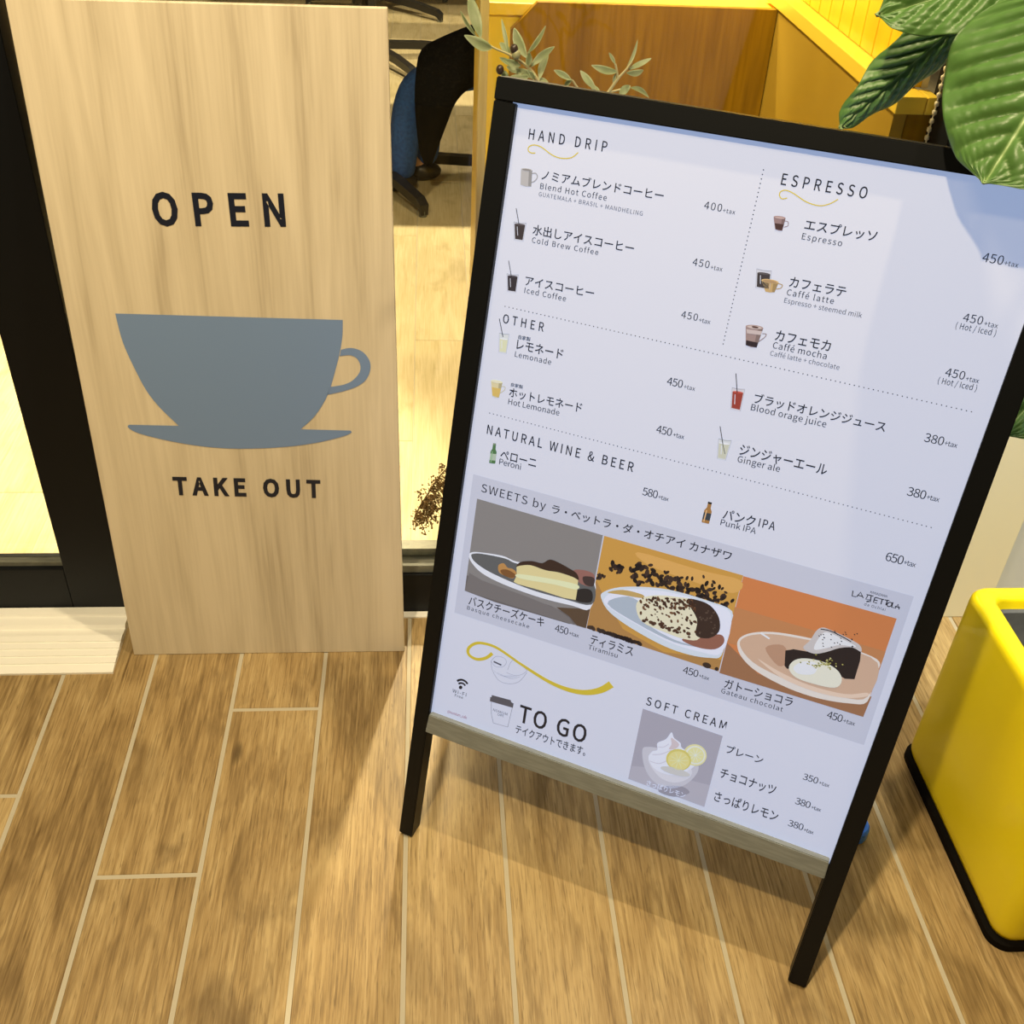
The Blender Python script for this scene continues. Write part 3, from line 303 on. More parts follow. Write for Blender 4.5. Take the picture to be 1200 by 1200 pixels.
6],["e",40,14,[160,5216,16,-10,-6,-12],6],["e",39,14,[95,5169,17,-14,-8,-12],6],["e",41,14,[384,5275,3,-12,-6,-2],6],["e",40,14,[-157,5142,24,-11,-7,-18],6],["e",41,14,[189,5208,9,-10,-6,-6],6],["e",41,14,[261,4898,22,-9,-6,-16],6],["e",41,14,[400,5186,7,-10,-6,-5],6],["e",41,14,[-112,5097,19,-9,-6,-14],6],["e",41,14,[427,5044,27,6,2,-19],6],["e",41,14,[67,5013,17,-2,-2,-12],6],["e",39,14,[264,5233,24,-11,-7,-17],6],["e",39,14,[384,5231,14,4,2,-10],6],["e",39,14,[101,5004,19,-13,-8,-14],6],["e",41,14,[-254,4929,6,-29,-16,-6],6],["e",39,14,[-271,5140,7,-13,-7,-6],6],["e",40,14,[-91,5093,13,0,-1,-9],6],["e",39,14,[188,5251,23,-8,-5,-17],6],["e",41,14,[-115,4948,18,-4,-3,-13],6],["e",40,14,[284,5302,17,-3,-2,-12],6],["e",41,14,[144,4949,12,-23,-13,-9],6],["e",40,14,[15,5170,7,-26,-14,-6],6],["e",40,14,[-4,5175,17,-18,-10,-13],6],["e",39,14,[370,5204,9,-6,-4,-6],6],["e",39,14,[-73,5132,13,-7,-4,-9],6],["e",41,14,[333,5070,6,-12,-7,-5],6],["e",40,14,[-144,5179,19,-11,-7,-14],6],["e",39,14,[-212,4998,20,4,1,-14],6],["e",41,14,[197,5250,11,-4,-3,-8],6],["e",40,14,[394,5015,16,-10,-6,-12],6],["e",40,14,[-103,5140,17,-21,-12,-13],6],["e",39,14,[121,5269,14,-2,-2,-10],6],["e",41,14,[107,5243,5,-11,-6,-4],6],["e",40,14,[255,5175,19,-22,-12,-15],6],["e",40,14,[291,5303,7,-11,-6,-5],6],["e",41,14,[341,5306,11,-4,-3,-8],6],["e",39,14,[247,5086,11,-5,-3,-8],6],["e",39,14,[148,5168,10,-25,-14,-8],6],["e",39,14,[105,5130,6,-26,-14,-5],6],["e",39,14,[222,4979,7,-25,-13,-6],6],["e",39,14,[368,5036,13,-13,-7,-10],6],["e",41,14,[205,5271,12,-6,-4,-9],6],["e",40,14,[-38,5102,9,-20,-11,-7],6],["e",39,14,[234,5174,13,-12,-7,-10],6],["e",41,14,[464,4907,10,-19,-11,-8],6],["e",39,14,[286,5270,8,-8,-5,-6],6],["e",40,14,[46,5208,26,-13,-8,-19],6],["e",41,14,[-146,5167,19,-4,-3,-13],6],["e",40,14,[-113,5198,8,-22,-12,-7],6],["e",39,14,[75,5253,11,-1,-1,-8],6],["e",40,14,[375,4924,17,1,0,-12],6],["e",39,14,[-84,5207,17,-22,-13,-13],6],["e",40,14,[28,5242,26,1,-1,-18],6],["e",41,14,[265,5225,14,-23,-13,-11],6],["e",40,14,[192,5241,11,-9,-5,-8],6],["e",40,14,[236,5242,19,-21,-12,-14],6],["e",41,14,[163,5066,19,-22,-13,-14],6],["e",41,14,[268,5039,10,-7,-4,-8],6],["e",40,14,[-56,5017,14,4,1,-10],6],["e",39,14,[281,5271,15,-9,-6,-11],6],["e",41,14,[-287,5087,16,-25,-14,-13],6],["e",39,14,[-171,4894,5,-12,-7,-4],6],["e",39,14,[15,5181,15,3,1,-10],6],["e",40,14,[189,5104,20,2,1,-14],6],["e",40,14,[-74,5099,16,-2,-2,-11],6],["e",40,14,[-138,5196,19,-12,-8,-14],6],["e",40,14,[104,5163,22,-3,-2,-16],6],["e",40,14,[167,5274,5,-13,-7,-4],6],["e",41,14,[325,5064,15,-24,-13,-11],6],["e",39,14,[288,5213,5,-17,-10,-4],6],["e",41,14,[-35,5092,26,2,0,-18],6],["e",41,14,[242,5226,14,-18,-10,-11],6],["e",39,14,[335,5232,23,-3,-2,-16],6],["e",39,14,[-179,5108,17,-10,-6,-12],6],["e",39,14,[100,5209,5,-10,-6,-4],6],["e",41,14,[90,5126,20,1,0,-14],6],["e",41,14,[-183,5052,17,-23,-13,-13],6],["e",39,14,[-93,5167,10,-9,-6,-7],6],["e",40,14,[97,5194,20,-5,-3,-14],6],["e",40,14,[358,4926,21,-1,-2,-15],6],["e",40,14,[-81,5131,6,-26,-14,-5],6],["e",40,14,[353,5253,21,-2,-2,-15],6],["e",41,14,[299,5233,16,-12,-7,-12],6],["e",39,14,[227,5170,6,-24,-13,-5],6],["e",41,14,[12,5014,17,-3,-3,-12],
6],["e",41,14,[123,5252,19,-17,-10,-14],6],["e",41,14,[-110,5104,8,-15,-8,-6],6],["e",39,14,[-235,5013,15,-24,-14,-12],6],["e",40,14,[164,5222,22,-5,-4,-16],6],["e",40,14,[-186,5150,24,-4,-4,-17],6],["e",41,14,[-19,4912,10,-21,-12,-8],6],["e",40,14,[216,5260,27,-8,-5,-19],6],["e",40,14,[-57,5174,11,-8,-5,-8],6],["e",39,14,[-22,5067,14,-8,-5,-10],6],["e",40,14,[388,5007,15,-25,-14,-12],6],["e",41,14,[-40,4947,10,-2,-2,-7],6],["e",39,14,[-211,5073,18,-9,-6,-13],6],["e",40,14,[193,5264,8,-27,-15,-7],6],["e",41,14,[-74,4975,12,2,0,-8],6],["e",39,14,[293,5300,7,-15,-8,-6],6],["e",41,14,[205,5096,23,-5,-4,-17],6],["e",40,14,[182,5281,6,-13,-7,-5],6],["e",41,14,[-195,5048,22,-1,-2,-16],6],["e",41,14,[-73,5108,12,-17,-10,-9],6],["e",39,14,[-219,5133,8,-22,-12,-6],6],["e",39,14,[196,5268,18,-8,-5,-13],6],["e",40,14,[13,5235,20,0,-1,-14],6],["e",41,14,[114,5251,14,-17,-10,-10],6],["e",41,14,[363,5116,16,5,2,-11],6],["e",40,14,[192,5251,21,2,0,-15],6],["e",41,14,[-232,5045,7,-10,-6,-6],6],["e",39,14,[9,5092,12,-17,-10,-9],6],["e",40,14,[228,5169,12,-6,-4,-9],6],["e",39,14,[240,5291,21,-7,-5,-15],6],["e",41,14,[146,5141,23,-17,-10,-17],6],["e",39,14,[209,5174,19,-12,-7,-14],6],["e",39,14,[-74,5186,25,8,3,-17],6],["e",41,14,[-127,5199,14,4,2,-9],6],["e",41,14,[141,5206,27,-5,-4,-19],6],["e",41,14,[347,5235,19,-16,-9,-14],6],["e",41,14,[102,5254,15,-13,-8,-11],6],["e",41,14,[280,4947,16,1,0,-11],6],["e",41,14,[-87,5039,20,-6,-4,-14],6],["e",40,14,[315,5228,13,-16,-9,-10],6],["e",42,14,[40,4877,31,-1,-3,-25],6],["e",42,14,[-72,4828,27,-1,-2,-22],6],["e",42,14,[36,4850,20,-1,-2,-16],6],["e",42,14,[144,4818,26,-1,-2,-22],6],["e",42,14,[51,4833,35,-2,-3,-29],6],["e",42,14,[-102,4844,34,-2,-3,-28],6],["e",42,14,[167,4864,18,-1,-1,-15],6],["e",42,14,[285,4838,15,-1,-1,-13],6],["e",42,14,[-165,4863,26,-1,-2,-21],6],["e",42,14,[84,4861,19,-1,-2,-16],6],["e",42,14,[203,4824,22,-1,-2,-18],6],["e",42,14,[105,4832,22,-1,-2,-18],6],["e",42,14,[327,4878,19,-1,-1,-16],6],["e",42,14,[183,4872,14,-1,-1,-12],6],["e",42,14,[220,4840,28,-1,-2,-23],6],["e",42,14,[386,4855,33,-2,-2,-28],6],["e",42,14,[404,4810,20,-1,-1,-17],6],["e",42,14,[-189,4830,18,-1,-2,-15],6],["e",42,14,[-195,4834,29,-1,-3,-24],6],["e",42,14,[252,4871,29,-1,-2,-24],6],["e",42,14,[-58,4848,29,-1,-2,-24],6],["e",42,14,[19,4857,32,-2,-3,-27],6],["e",42,14,[251,4821,14,-1,-1,-12],6],["e",42,14,[331,4865,20,-1,-2,-17],6],["e",42,14,[247,4824,28,-1,-2,-23],6],["e",42,14,[137,4843,27,-1,-2,-22],6],["e",43,14,[515,5124,11,-5,-3,-8],6],["e",43,14,[499,5096,8,-10,-6,-6],6],["e",43,14,[472,5120,4,-13,-7,-4],6],["e",43,14,[632,5256,5,-13,-7,-4],6],["e",43,14,[674,5083,12,0,-1,-9],6],["e",43,14,[548,5218,10,-8,-4,-8],6],["e",43,14,[494,5108,13,1,0,-9],6],["e",43,14,[605,5164,6,-12,-7,-5],6],["e",43,14,[619,5240,8,-11,-6,-6],6],["e",43,14,[610,5195,6,-12,-7,-5],6],["e",43,14,[481,5130,8,-10,-6,-6],6],["e",43,14,[677,4967,10,-8,-5,-8],6],["e",43,14,[662,4960,4,-13,-7,-4],6],["e",43,14,[543,5107,7,-11,-6,-6],6],["e",43,14,[553,5245,5,-13,-7,-4],6],["e",43,14,[533,5209,12,-3,-2,-9],6],["e",43,14,[521,4922,13,1,0,-9],6],["e",43,14,[519,4905,12,-3,-2,-9],6],["e",43,14,[595,5153,12,-3,-2,-9],6],
["e",43,14,[683,5049,12,-3,-2,-9],6],["e",43,14,[667,5029,6,-13,-7,-4],6],["e",43,14,[561,5118,5,-13,-7,-4],6],["e",43,14,[564,5144,9,-9,-5,-7],6],["e",43,14,[622,5106,12,3,1,-9],6]],"chocolate_cake_photo":[["p",44,1,[853,5835,2654,5875,2658,4481,877,4443]],["p",45,2,[848,5402,1322,5406,2658,5422,2657,5004,871,4892]],["p",46,3,[871,4892,1328,4608,1979,4554,2673,4788,2658,4481,877,4443]],["s",47,4,[1001,4894,1010,5018,1136,5134,1367,5228,1666,5282,2026,5315,2388,5322,2631,5268,2633,5069,2645,4702,2464,4604,2110,4537,1729,4541,1324,4625,1100,4750]],["s",48,5,[1027,4919,1088,5068,1344,5191,1673,5252,2093,5296,2612,5250,2632,4772,2388,4657,2027,4611,1605,4656,1231,4742]],["s",49,6,[1279,4809,1554,4732,1948,4675,2374,4708,2604,4817,2618,4767,2388,4657,2027,4611,1605,4656]],["l",50,7,[1231,5164,1348,5126],23,23],["s",51,6,[1331,4986,1526,5095,1635,4913,1537,4801]],["p",52,8,[1566,5036,1653,5087,1833,5116,2016,5239,2288,5357,2390,5359,2420,5207,2426,4945,2319,4911,2217,4947,1714,4849,1651,4799,1609,4828]],["s",53,9,[1757,5143,1808,5272,1845,5423,1904,5487,2012,5483,2202,5451,2358,5408,2399,5326,2291,5347,2155,5290,2029,5189,1895,5113]],["s",54,10,[1897,5341,1962,5443,2183,5409,2329,5372,2144,5329,2016,5239,1880,5170]],["c",52,11,[1884,5459,1984,5473,2111,5454,2256,5417],12,12],["e",55,11,[2293,5541,10,-3,-1,-7],6],["e",55,11,[2135,5448,10,-3,-1,-7],6],["e",55,11,[1908,5388,10,-3,-1,-7],6],["e",55,11,[2047,5484,10,-3,-1,-7],6],["e",55,11,[1943,5331,10,-3,-1,-7],6],["e",55,11,[2044,5481,10,-3,-1,-7],6],["e",55,11,[2018,5430,10,-3,-1,-7],6],["e",55,11,[2284,5356,10,-3,-1,-7],6],["e",55,11,[2290,5365,10,-3,-1,-7],6],["e",55,11,[2085,5455,10,-3,-1,-7],6],["e",55,11,[2148,5478,10,-3,-1,-7],6],["e",55,11,[2268,5522,10,-3,-1,-7],6],["e",55,11,[2152,5384,10,-3,-1,-7],6],["e",55,11,[1958,5284,10,-3,-1,-7],6],["e",55,11,[2114,5350,10,-3,-1,-7],6],["e",55,11,[2145,5340,10,-3,-1,-7],6],["e",55,11,[1932,5400,10,-3,-1,-7],6],["e",55,11,[2161,5514,10,-3,-1,-7],6],["e",55,11,[2083,5335,10,-3,-1,-7],6],["e",55,11,[1955,5364,10,-3,-1,-7],6],["e",55,11,[2176,5492,10,-3,-1,-7],6],["e",55,11,[2033,5364,10,-3,-1,-7],6],["e",55,11,[2258,5445,10,-3,-1,-7],6],["e",55,11,[2255,5454,10,-3,-1,-7],6],["e",55,11,[1972,5249,10,-3,-1,-7],6],["e",55,11,[2063,5469,10,-3,-1,-7],6],["e",55,11,[2135,5421,10,-3,-1,-7],6],["e",55,11,[1892,5365,10,-3,-1,-7],6],["e",55,11,[1950,5363,10,-3,-1,-7],6],["e",55,11,[2063,5270,10,-3,-1,-7],6],["s",56,12,[1667,4812,1692,4934,1812,5016,2037,5045,2222,4985,2295,4865,2239,4750,2000,4714,1778,4723]],["s",57,13,[1714,4849,1808,4970,1959,4990,1964,4850,1793,4785]],["e",58,14,[1991,4987,12,-3,-2,-10],6],["e",58,14,[1970,4957,12,-3,-2,-10],6],["e",59,14,[1777,4944,12,-3,-2,-10],6],["e",58,14,[2086,5102,11,-3,-2,-10],6],["e",60,14,[1940,4948,12,-3,-2,-10],6],["e",60,14,[2033,5009,12,-3,-2,-10],6],["e",60,14,[2119,5000,11,-3,-2,-10],6],["e",58,14,[2107,5058,11,-3,-2,-10],6],["e",58,14,[2068,5021,11,-3,-2,-10],6],["e",58,14,[2047,5027,11,-3,-2,-10],6],["e",59,14,[2086,5043,11,-3,-2,-10],6],["e",59,14,[2003,4980,12,-3,-2,-10],6],["e",59,14,[1987,4984,12,-3,-2,-10],6],["e",59,14,[1870,4987,12,-3,-2,-10],
6],["e",59,14,[1921,5110,12,-3,-2,-10],6],["e",59,14,[2007,5033,12,-3,-2,-10],6],["e",59,14,[1952,4970,12,-3,-2,-10],6],["e",58,14,[2060,5014,11,-3,-2,-10],6],["e",58,14,[2245,5089,11,-3,-2,-10],6],["e",59,14,[1991,5045,12,-3,-2,-10],6],["e",58,14,[2012,5003,12,-3,-2,-10],6],["e",58,14,[1999,4983,12,-3,-2,-10],6],["e",60,14,[2181,5042,11,-3,-2,-10],6],["e",58,14,[1858,4957,12,-3,-2,-10],6],["e",60,14,[2092,5121,11,-3,-2,-10],6],["e",58,14,[2128,4977,11,-3,-2,-10],6],["e",58,14,[1964,4936,12,-3,-2,-10],6],["e",59,14,[2037,5018,12,-3,-2,-10],6],["e",59,14,[1966,4972,12,-3,-2,-10],6],["e",58,14,[2099,5031,11,-3,-2,-10],6],["e",58,14,[2013,5030,12,-3,-2,-10],6],["e",60,14,[1913,5034,12,-3,-2,-10],6],["e",60,14,[2065,5047,11,-3,-2,-10],6],["e",60,14,[1996,4970,12,-3,-2,-10],6],["e",60,14,[2061,5085,11,-3,-2,-10],6],["e",59,14,[2120,4994,11,-3,-2,-10],6],["e",59,14,[2086,5025,11,-3,-2,-10],6],["e",60,14,[2068,5031,11,-3,-2,-10],6],["e",60,14,[2026,5034,12,-3,-2,-10],6],["e",59,14,[2170,5075,11,-3,-2,-10],6],["e",59,14,[2072,5070,11,-3,-2,-10],6],["e",60,14,[1942,4962,12,-3,-2,-10],6],["e",59,14,[2117,5100,11,-3,-2,-10],6],["e",58,14,[2093,5047,11,-3,-2,-10],6],["e",59,14,[1979,5009,12,-3,-2,-10],6],["e",58,14,[2089,5021,11,-3,-2,-10],6],["e",60,14,[1879,4958,12,-3,-2,-10],6],["e",58,14,[1918,4958,12,-3,-2,-10],6],["e",58,14,[2057,5073,11,-3,-2,-10],6],["e",60,14,[2099,4994,11,-3,-2,-10],6]],"soft_cream_photo":[["p",61,1,[48,3563,1125,3562,1143,2399,76,2409]],["p",62,2,[83,2631,303,2703,659,2706,1137,2764,1143,2399,76,2409]],["s",63,3,[169,2938,238,3018,442,3061,788,3081,925,3012,928,2844,818,2624,634,2491,414,2513,253,2682]],["s",64,4,[278,2822,475,2906,822,2926,857,2770,680,2607,463,2621]],["s",65,3,[563,2490,790,2590,909,2534,727,2388,514,2381]],["s",66,5,[484,3359,534,3288,630,3245,669,3178,868,3114,870,2947,655,2726,410,2706,274,2842,302,2969,362,3020,340,3124,435,3227]],["s",67,6,[495,3273,538,3269,619,3219,585,3130,505,3096,522,3179]],["c",68,6,[312,2922,424,2978,541,3094],15,15],["c",68,6,[362,3070,434,3100,488,3173],13,13],["c",68,6,[299,2809,422,2819,511,2900],15,15],["e",69,7,[851,3141,150,-2,-12,-171],24],["e",70,8,[854,3142,130,-2,-10,-147],24],["e",71,9,[858,3144,108,-2,-8,-122],24],["e",72,10,[662,2985,165,16,-1,-173],24],["e",73,11,[665,2974,142,13,-1,-148],24],["l",74,12,[549,2924,780,3023],7,7],["l",75,10,[769,3106,946,3181],7,7],["l",74,12,[556,3002,773,2945],7,7],["l",75,10,[773,3172,942,3115],7,7],["l",74,12,[605,3069,725,2878],7,7],["l",75,10,[809,3227,906,3060],7,7],["l",74,12,[677,3099,653,2847],7,7],["l",75,10,[864,3250,851,3037],7,7],["l",74,12,[743,3081,586,2865],7,7],["l",75,10,[916,3232,799,3055],7,7],["e",76,11,[658,2792,200,20,0,-58],24]],"drink_picture_mug":[["c",77,1,[-2562,9921,-2516,9929,-2491,9894,-2516,9846,-2554,9822],12,12],["p",78,2,[-2699,9946,-2562,9956,-2547,9778,-2613,9766,-2680,9773]],["p",79,3,[-2603,9953,-2562,9956,-2547,9778,-2584,9776]],["e",80,4,[-2631,9951,69,5,0,-15],16],["e",81,5,[-2630,9948,56,4,0,-11],16]],"drink_picture_cold":[["p",82,1,[-2696,9353,-2542,9368,-2548,9158,-2656,9151]],["p",83,2,[-2682,9330,-2552,9342,-2557,9170,-2650,9164]],
["e",84,3,[-2617,9336,65,6,0,-11],12],["c",85,4,[-2696,9353,-2618,9352,-2542,9368],5,5],["l",86,4,[-2696,9353,-2656,9151],4,4],["l",86,4,[-2542,9368,-2548,9158],4,4],["l",33,5,[-2645,9308,-2623,9209],6,6],["l",87,6,[-2689,9508,-2628,9338],8,8]],"drink_picture_iced":[["p",82,1,[-2689,8748,-2544,8766,-2542,8551,-2652,8543]],["p",88,2,[-2676,8724,-2552,8739,-2551,8563,-2645,8556]],["e",89,3,[-2614,8732,62,7,0,-10],12],["c",85,4,[-2689,8748,-2615,8749,-2544,8766],5,5],["l",86,4,[-2689,8748,-2652,8543],4,4],["l",86,4,[-2544,8766,-2542,8551],4,4],["l",33,5,[-2640,8703,-2619,8602],6,6],["l",87,6,[-2690,8902,-2627,8726],8,8]],"drink_picture_lemonade":[["p",90,1,[-2677,8025,-2551,8041,-2552,7794,-2647,7788]],["p",91,2,[-2661,7960,-2559,7971,-2559,7809,-2641,7803]],["e",92,3,[-2610,7965,51,6,0,-9],12],["c",85,4,[-2677,8025,-2613,8026,-2551,8041],5,5],["l",86,4,[-2677,8025,-2647,7788],4,4],["l",86,4,[-2551,8041,-2552,7794],4,4],["l",33,5,[-2632,7939,-2618,7845],7,7],["l",87,6,[-2703,8197,-2623,7989],9,9]],"drink_picture_espresso":[["c",93,1,[314,9964,347,9962,357,9924,319,9900],7,7],["p",94,2,[188,9984,315,9993,312,9861,275,9855,235,9862]],["p",95,3,[277,9990,315,9993,312,9861,291,9861]],["e",96,4,[252,9989,63,5,2,-15],16],["e",97,5,[252,9986,52,4,1,-11],16],["p",98,6,[217,9923,312,9928,309,9866,240,9865]]],"drink_picture_latte":[["p",82,1,[144,9419,304,9431,333,9224,181,9219]],["p",99,2,[161,9380,300,9389,319,9236,191,9231]],["e",100,3,[231,9385,69,5,1,-12],12],["c",85,4,[144,9419,226,9416,304,9431],5,5],["l",86,4,[144,9419,181,9219],4,4],["l",86,4,[304,9431,333,9224],4,4],["l",33,5,[200,9360,221,9271],6,6],["c",101,1,[406,9314,452,9307,444,9272,399,9251],10,10],["p",102,2,[221,9312,408,9326,391,9215,344,9201,294,9199]],["p",103,3,[352,9322,408,9326,391,9215,364,9210]],["e",104,4,[315,9319,94,7,2,-22],16],["e",105,5,[315,9316,77,5,2,-16],16]],"drink_picture_mocha":[["c",106,1,[371,8745,413,8749,403,8708,336,8630],9,9],["p",107,2,[175,8785,367,8808,348,8580,287,8569,224,8579]],["p",108,3,[310,8801,367,8808,348,8580,314,8580]],["e",109,4,[271,8797,96,11,3,-23],16],["e",110,5,[272,8794,79,9,2,-17],16],["p",111,6,[217,8634,352,8637,348,8580,224,8579]],["p",112,6,[191,8754,365,8772,359,8727,207,8711]],["e",113,7,[278,8798,39,2,1,-11],10]],"drink_picture_orange":[["p",114,1,[189,8070,333,8088,343,7822,230,7820]],["p",115,2,[205,8026,326,8040,333,7838,237,7835]],["e",116,3,[266,8033,60,7,1,-11],12],["c",85,4,[189,8070,263,8070,333,8088],5,5],["l",86,4,[189,8070,230,7820],4,4],["l",86,4,[333,8088,343,7822],4,4],["l",33,5,[240,8001,262,7887],7,7],["l",87,6,[194,8239,259,8026],9,9]],"drink_picture_hot_lemonade":[["c",117,1,[-2548,7374,-2506,7379,-2506,7337,-2559,7282],8,8],["p",118,2,[-2697,7410,-2544,7425,-2562,7224,-2606,7213,-2651,7222]],["p",119,3,[-2590,7421,-2544,7425,-2562,7224,-2587,7224]],["e",120,4,[-2620,7418,77,8,0,-18],16],["e",121,5,[-2620,7415,63,6,0,-13],16],["p",122,6,[-2677,7335,-2550,7344,-2563,7230,-2649,7229]]],"drink_picture_ginger":[["p",123,1,[177,7439,327,7458,314,7203,217,7198]],["p",124,2,[194,7392,315,7406,307,7218,222,7213]],["e",125,3,[255,7399,61,7,1,-12],
12],["c",85,4,[177,7439,254,7439,327,7458],6,6],["l",86,4,[177,7439,217,7198],4,4],["l",86,4,[327,7458,314,7203],4,4],["l",33,5,[228,7369,248,7262],7,7],["l",87,6,[161,7588,241,7386],9,9],["l",126,7,[241,7386,290,7280],7,7]],"drink_picture_green_bottle":[["p",127,1,[-2548,6617,-2550,6595,-2550,6540,-2569,6499,-2566,6347,-2561,6340,-2488,6351,-2483,6361,-2487,6512,-2507,6547,-2510,6601,-2512,6623]],["p",128,2,[-2551,6617,-2551,6592,-2509,6599,-2510,6623]],["p",129,2,[-2568,6471,-2566,6380,-2484,6394,-2486,6484]],["p",130,3,[-2551,6507,-2549,6356,-2537,6357,-2538,6509]]],"drink_picture_brown_bottle":[["p",131,1,[237,6644,235,6622,234,6566,213,6526,214,6372,220,6364,300,6368,305,6377,303,6531,281,6569,279,6624,276,6646]],["p",132,2,[234,6644,233,6619,280,6621,279,6646]],["p",133,2,[213,6498,214,6406,305,6411,304,6503]],["p",134,3,[233,6533,232,6379,246,6379,247,6533]]],"restaurant_logo":[["l",135,1,[2101,6059,2111,5990,2154,5995],12,12],["l",135,1,[2160,5997,2187,6068,2234,6005],12,12],["l",135,1,[2165,6019,2217,6023],12,12],["l",135,1,[2257,6061,2334,6067],12,12],["l",135,1,[2274,6053,2264,6002,2323,6012,2279,5972],12,12],["l",135,1,[2310,6059,2321,5987,2281,5973],12,12],["l",135,1,[2354,6057,2355,5992,2396,5992],12,12],["l",135,1,[2357,6058,2398,6058],12,12],["l",135,1,[2355,6023,2393,6025],12,12],["l",135,1,[2401,6056,2458,6062],12,12],["l",135,1,[2436,6058,2440,5994],12,12],["l",135,1,[2464,6061,2515,6068],12,12],["l",135,1,[2493,6060,2494,5999],12,12],["c",135,1,[2525,6051,2504,6023,2518,5993,2549,6008,2550,6046,2525,6051],12,12],["l",135,1,[2557,6062,2562,5995,2592,5999],12,12],["l",135,1,[2600,5994,2617,6055,2645,5997],12,12],["l",135,1,[2592,6019,2649,6022],12,12]]},"BS":[["cup_print",[-174.2,645.8,157.8,639.3,157.6,634.6,157.2,627.7,156.8,620.1,156.1,613.0,155.2,606.6,154.0,600.4,152.8,594.1,151.3,587.9,149.9,581.9,148.5,576.3,146.7,570.0,144.4,562.3,141.6,552.4,138.2,540.8,134.4,528.8,130.2,517.7,125.3,507.5,120.0,497.7,114.3,488.6,108.5,480.2,101.9,472.4,94.6,465.1,88.0,459.0,83.5,454.7,161.8,452.5,163.8,449.4,162.0,448.2,159.5,446.5,155.6,444.4,149.4,442.0,140.3,439.2,128.7,435.8,115.8,432.5,102.9,429.6,90.0,427.3,76.8,425.2,62.9,423.5,48.4,422.1,32.7,420.9,15.9,420.1,-0.7,419.6,-16.3,419.5,-30.5,419.8,-43.7,420.6,-56.5,421.7,-69.4,423.1,-82.7,425.1,-95.9,427.4,-108.9,430.1,-121.4,432.9,-134.0,436.0,-146.5,439.5,-157.9,443.0,-167.0,446.2,-173.3,448.9,-177.5,451.5,-180.3,453.8,-182.4,455.8,-183.6,457.4,-183.8,458.8,-183.4,459.8,-183.2,460.6,-180.5,461.8,-105.3,460.2,-109.9,465.8,-116.4,473.9,-123.5,482.8,-129.6,491.1,-134.4,498.3,-138.6,505.2,-142.6,512.4,-146.3,520.2,-149.8,528.9,-153.0,538.3,-156.0,547.8,-158.9,557.2,-161.7,566.6,-164.4,576.0,-166.7,585.1,-168.7,593.4,-170.1,600.5,-171.0,606.7,-171.7,612.7,-172.3,619.0,-172.9,626.3,-173.5,634.0,-173.9,641.0]],["cup_print",[153.0,591.2,155.9,592.0,160.1,593.1,164.8,594.0,169.2,594.2,173.4,593.5,177.7,592.2,181.8,590.4,185.5,588.1,188.6,585.2,191.4,581.7,193.7,577.9,195.4,574.1,196.5,570.4,197.0,566.6,197.0,562.7,196.5,558.7,195.4,554.4,193.8,549.8,191.6,545.4,189.1,541.4,186.1,537.9,182.6,534.9,178.7,532.2,174.4,529.6,169.6,527.3,164.4,525.1,158.8,523.2,153.0,521.3,146.4,519.5,139.1,517.8,132.5,516.3,127.9,515.3,133.9,528.8,137.5,529.4,142.8,530.2,148.5,531.2,153.5,532.4,157.6,533.8,161.3,535.4,164.7,537.2,168.0,539.5,171.2,542.3,174.2,545.6,176.9,549.0,179.0,552.3,180.4,555.3,181.2,558.3,181.6,561.3,181.5,564.3,181.0,567.6,180.0,571.0,178.5,574.1,176.8,576.8,174.6,578.8,172.1,580.5,169.2,581.6,166.1,582.4,162.2,582.4,157.6,581.8,153.4,581.0,150.5,580.5]]],
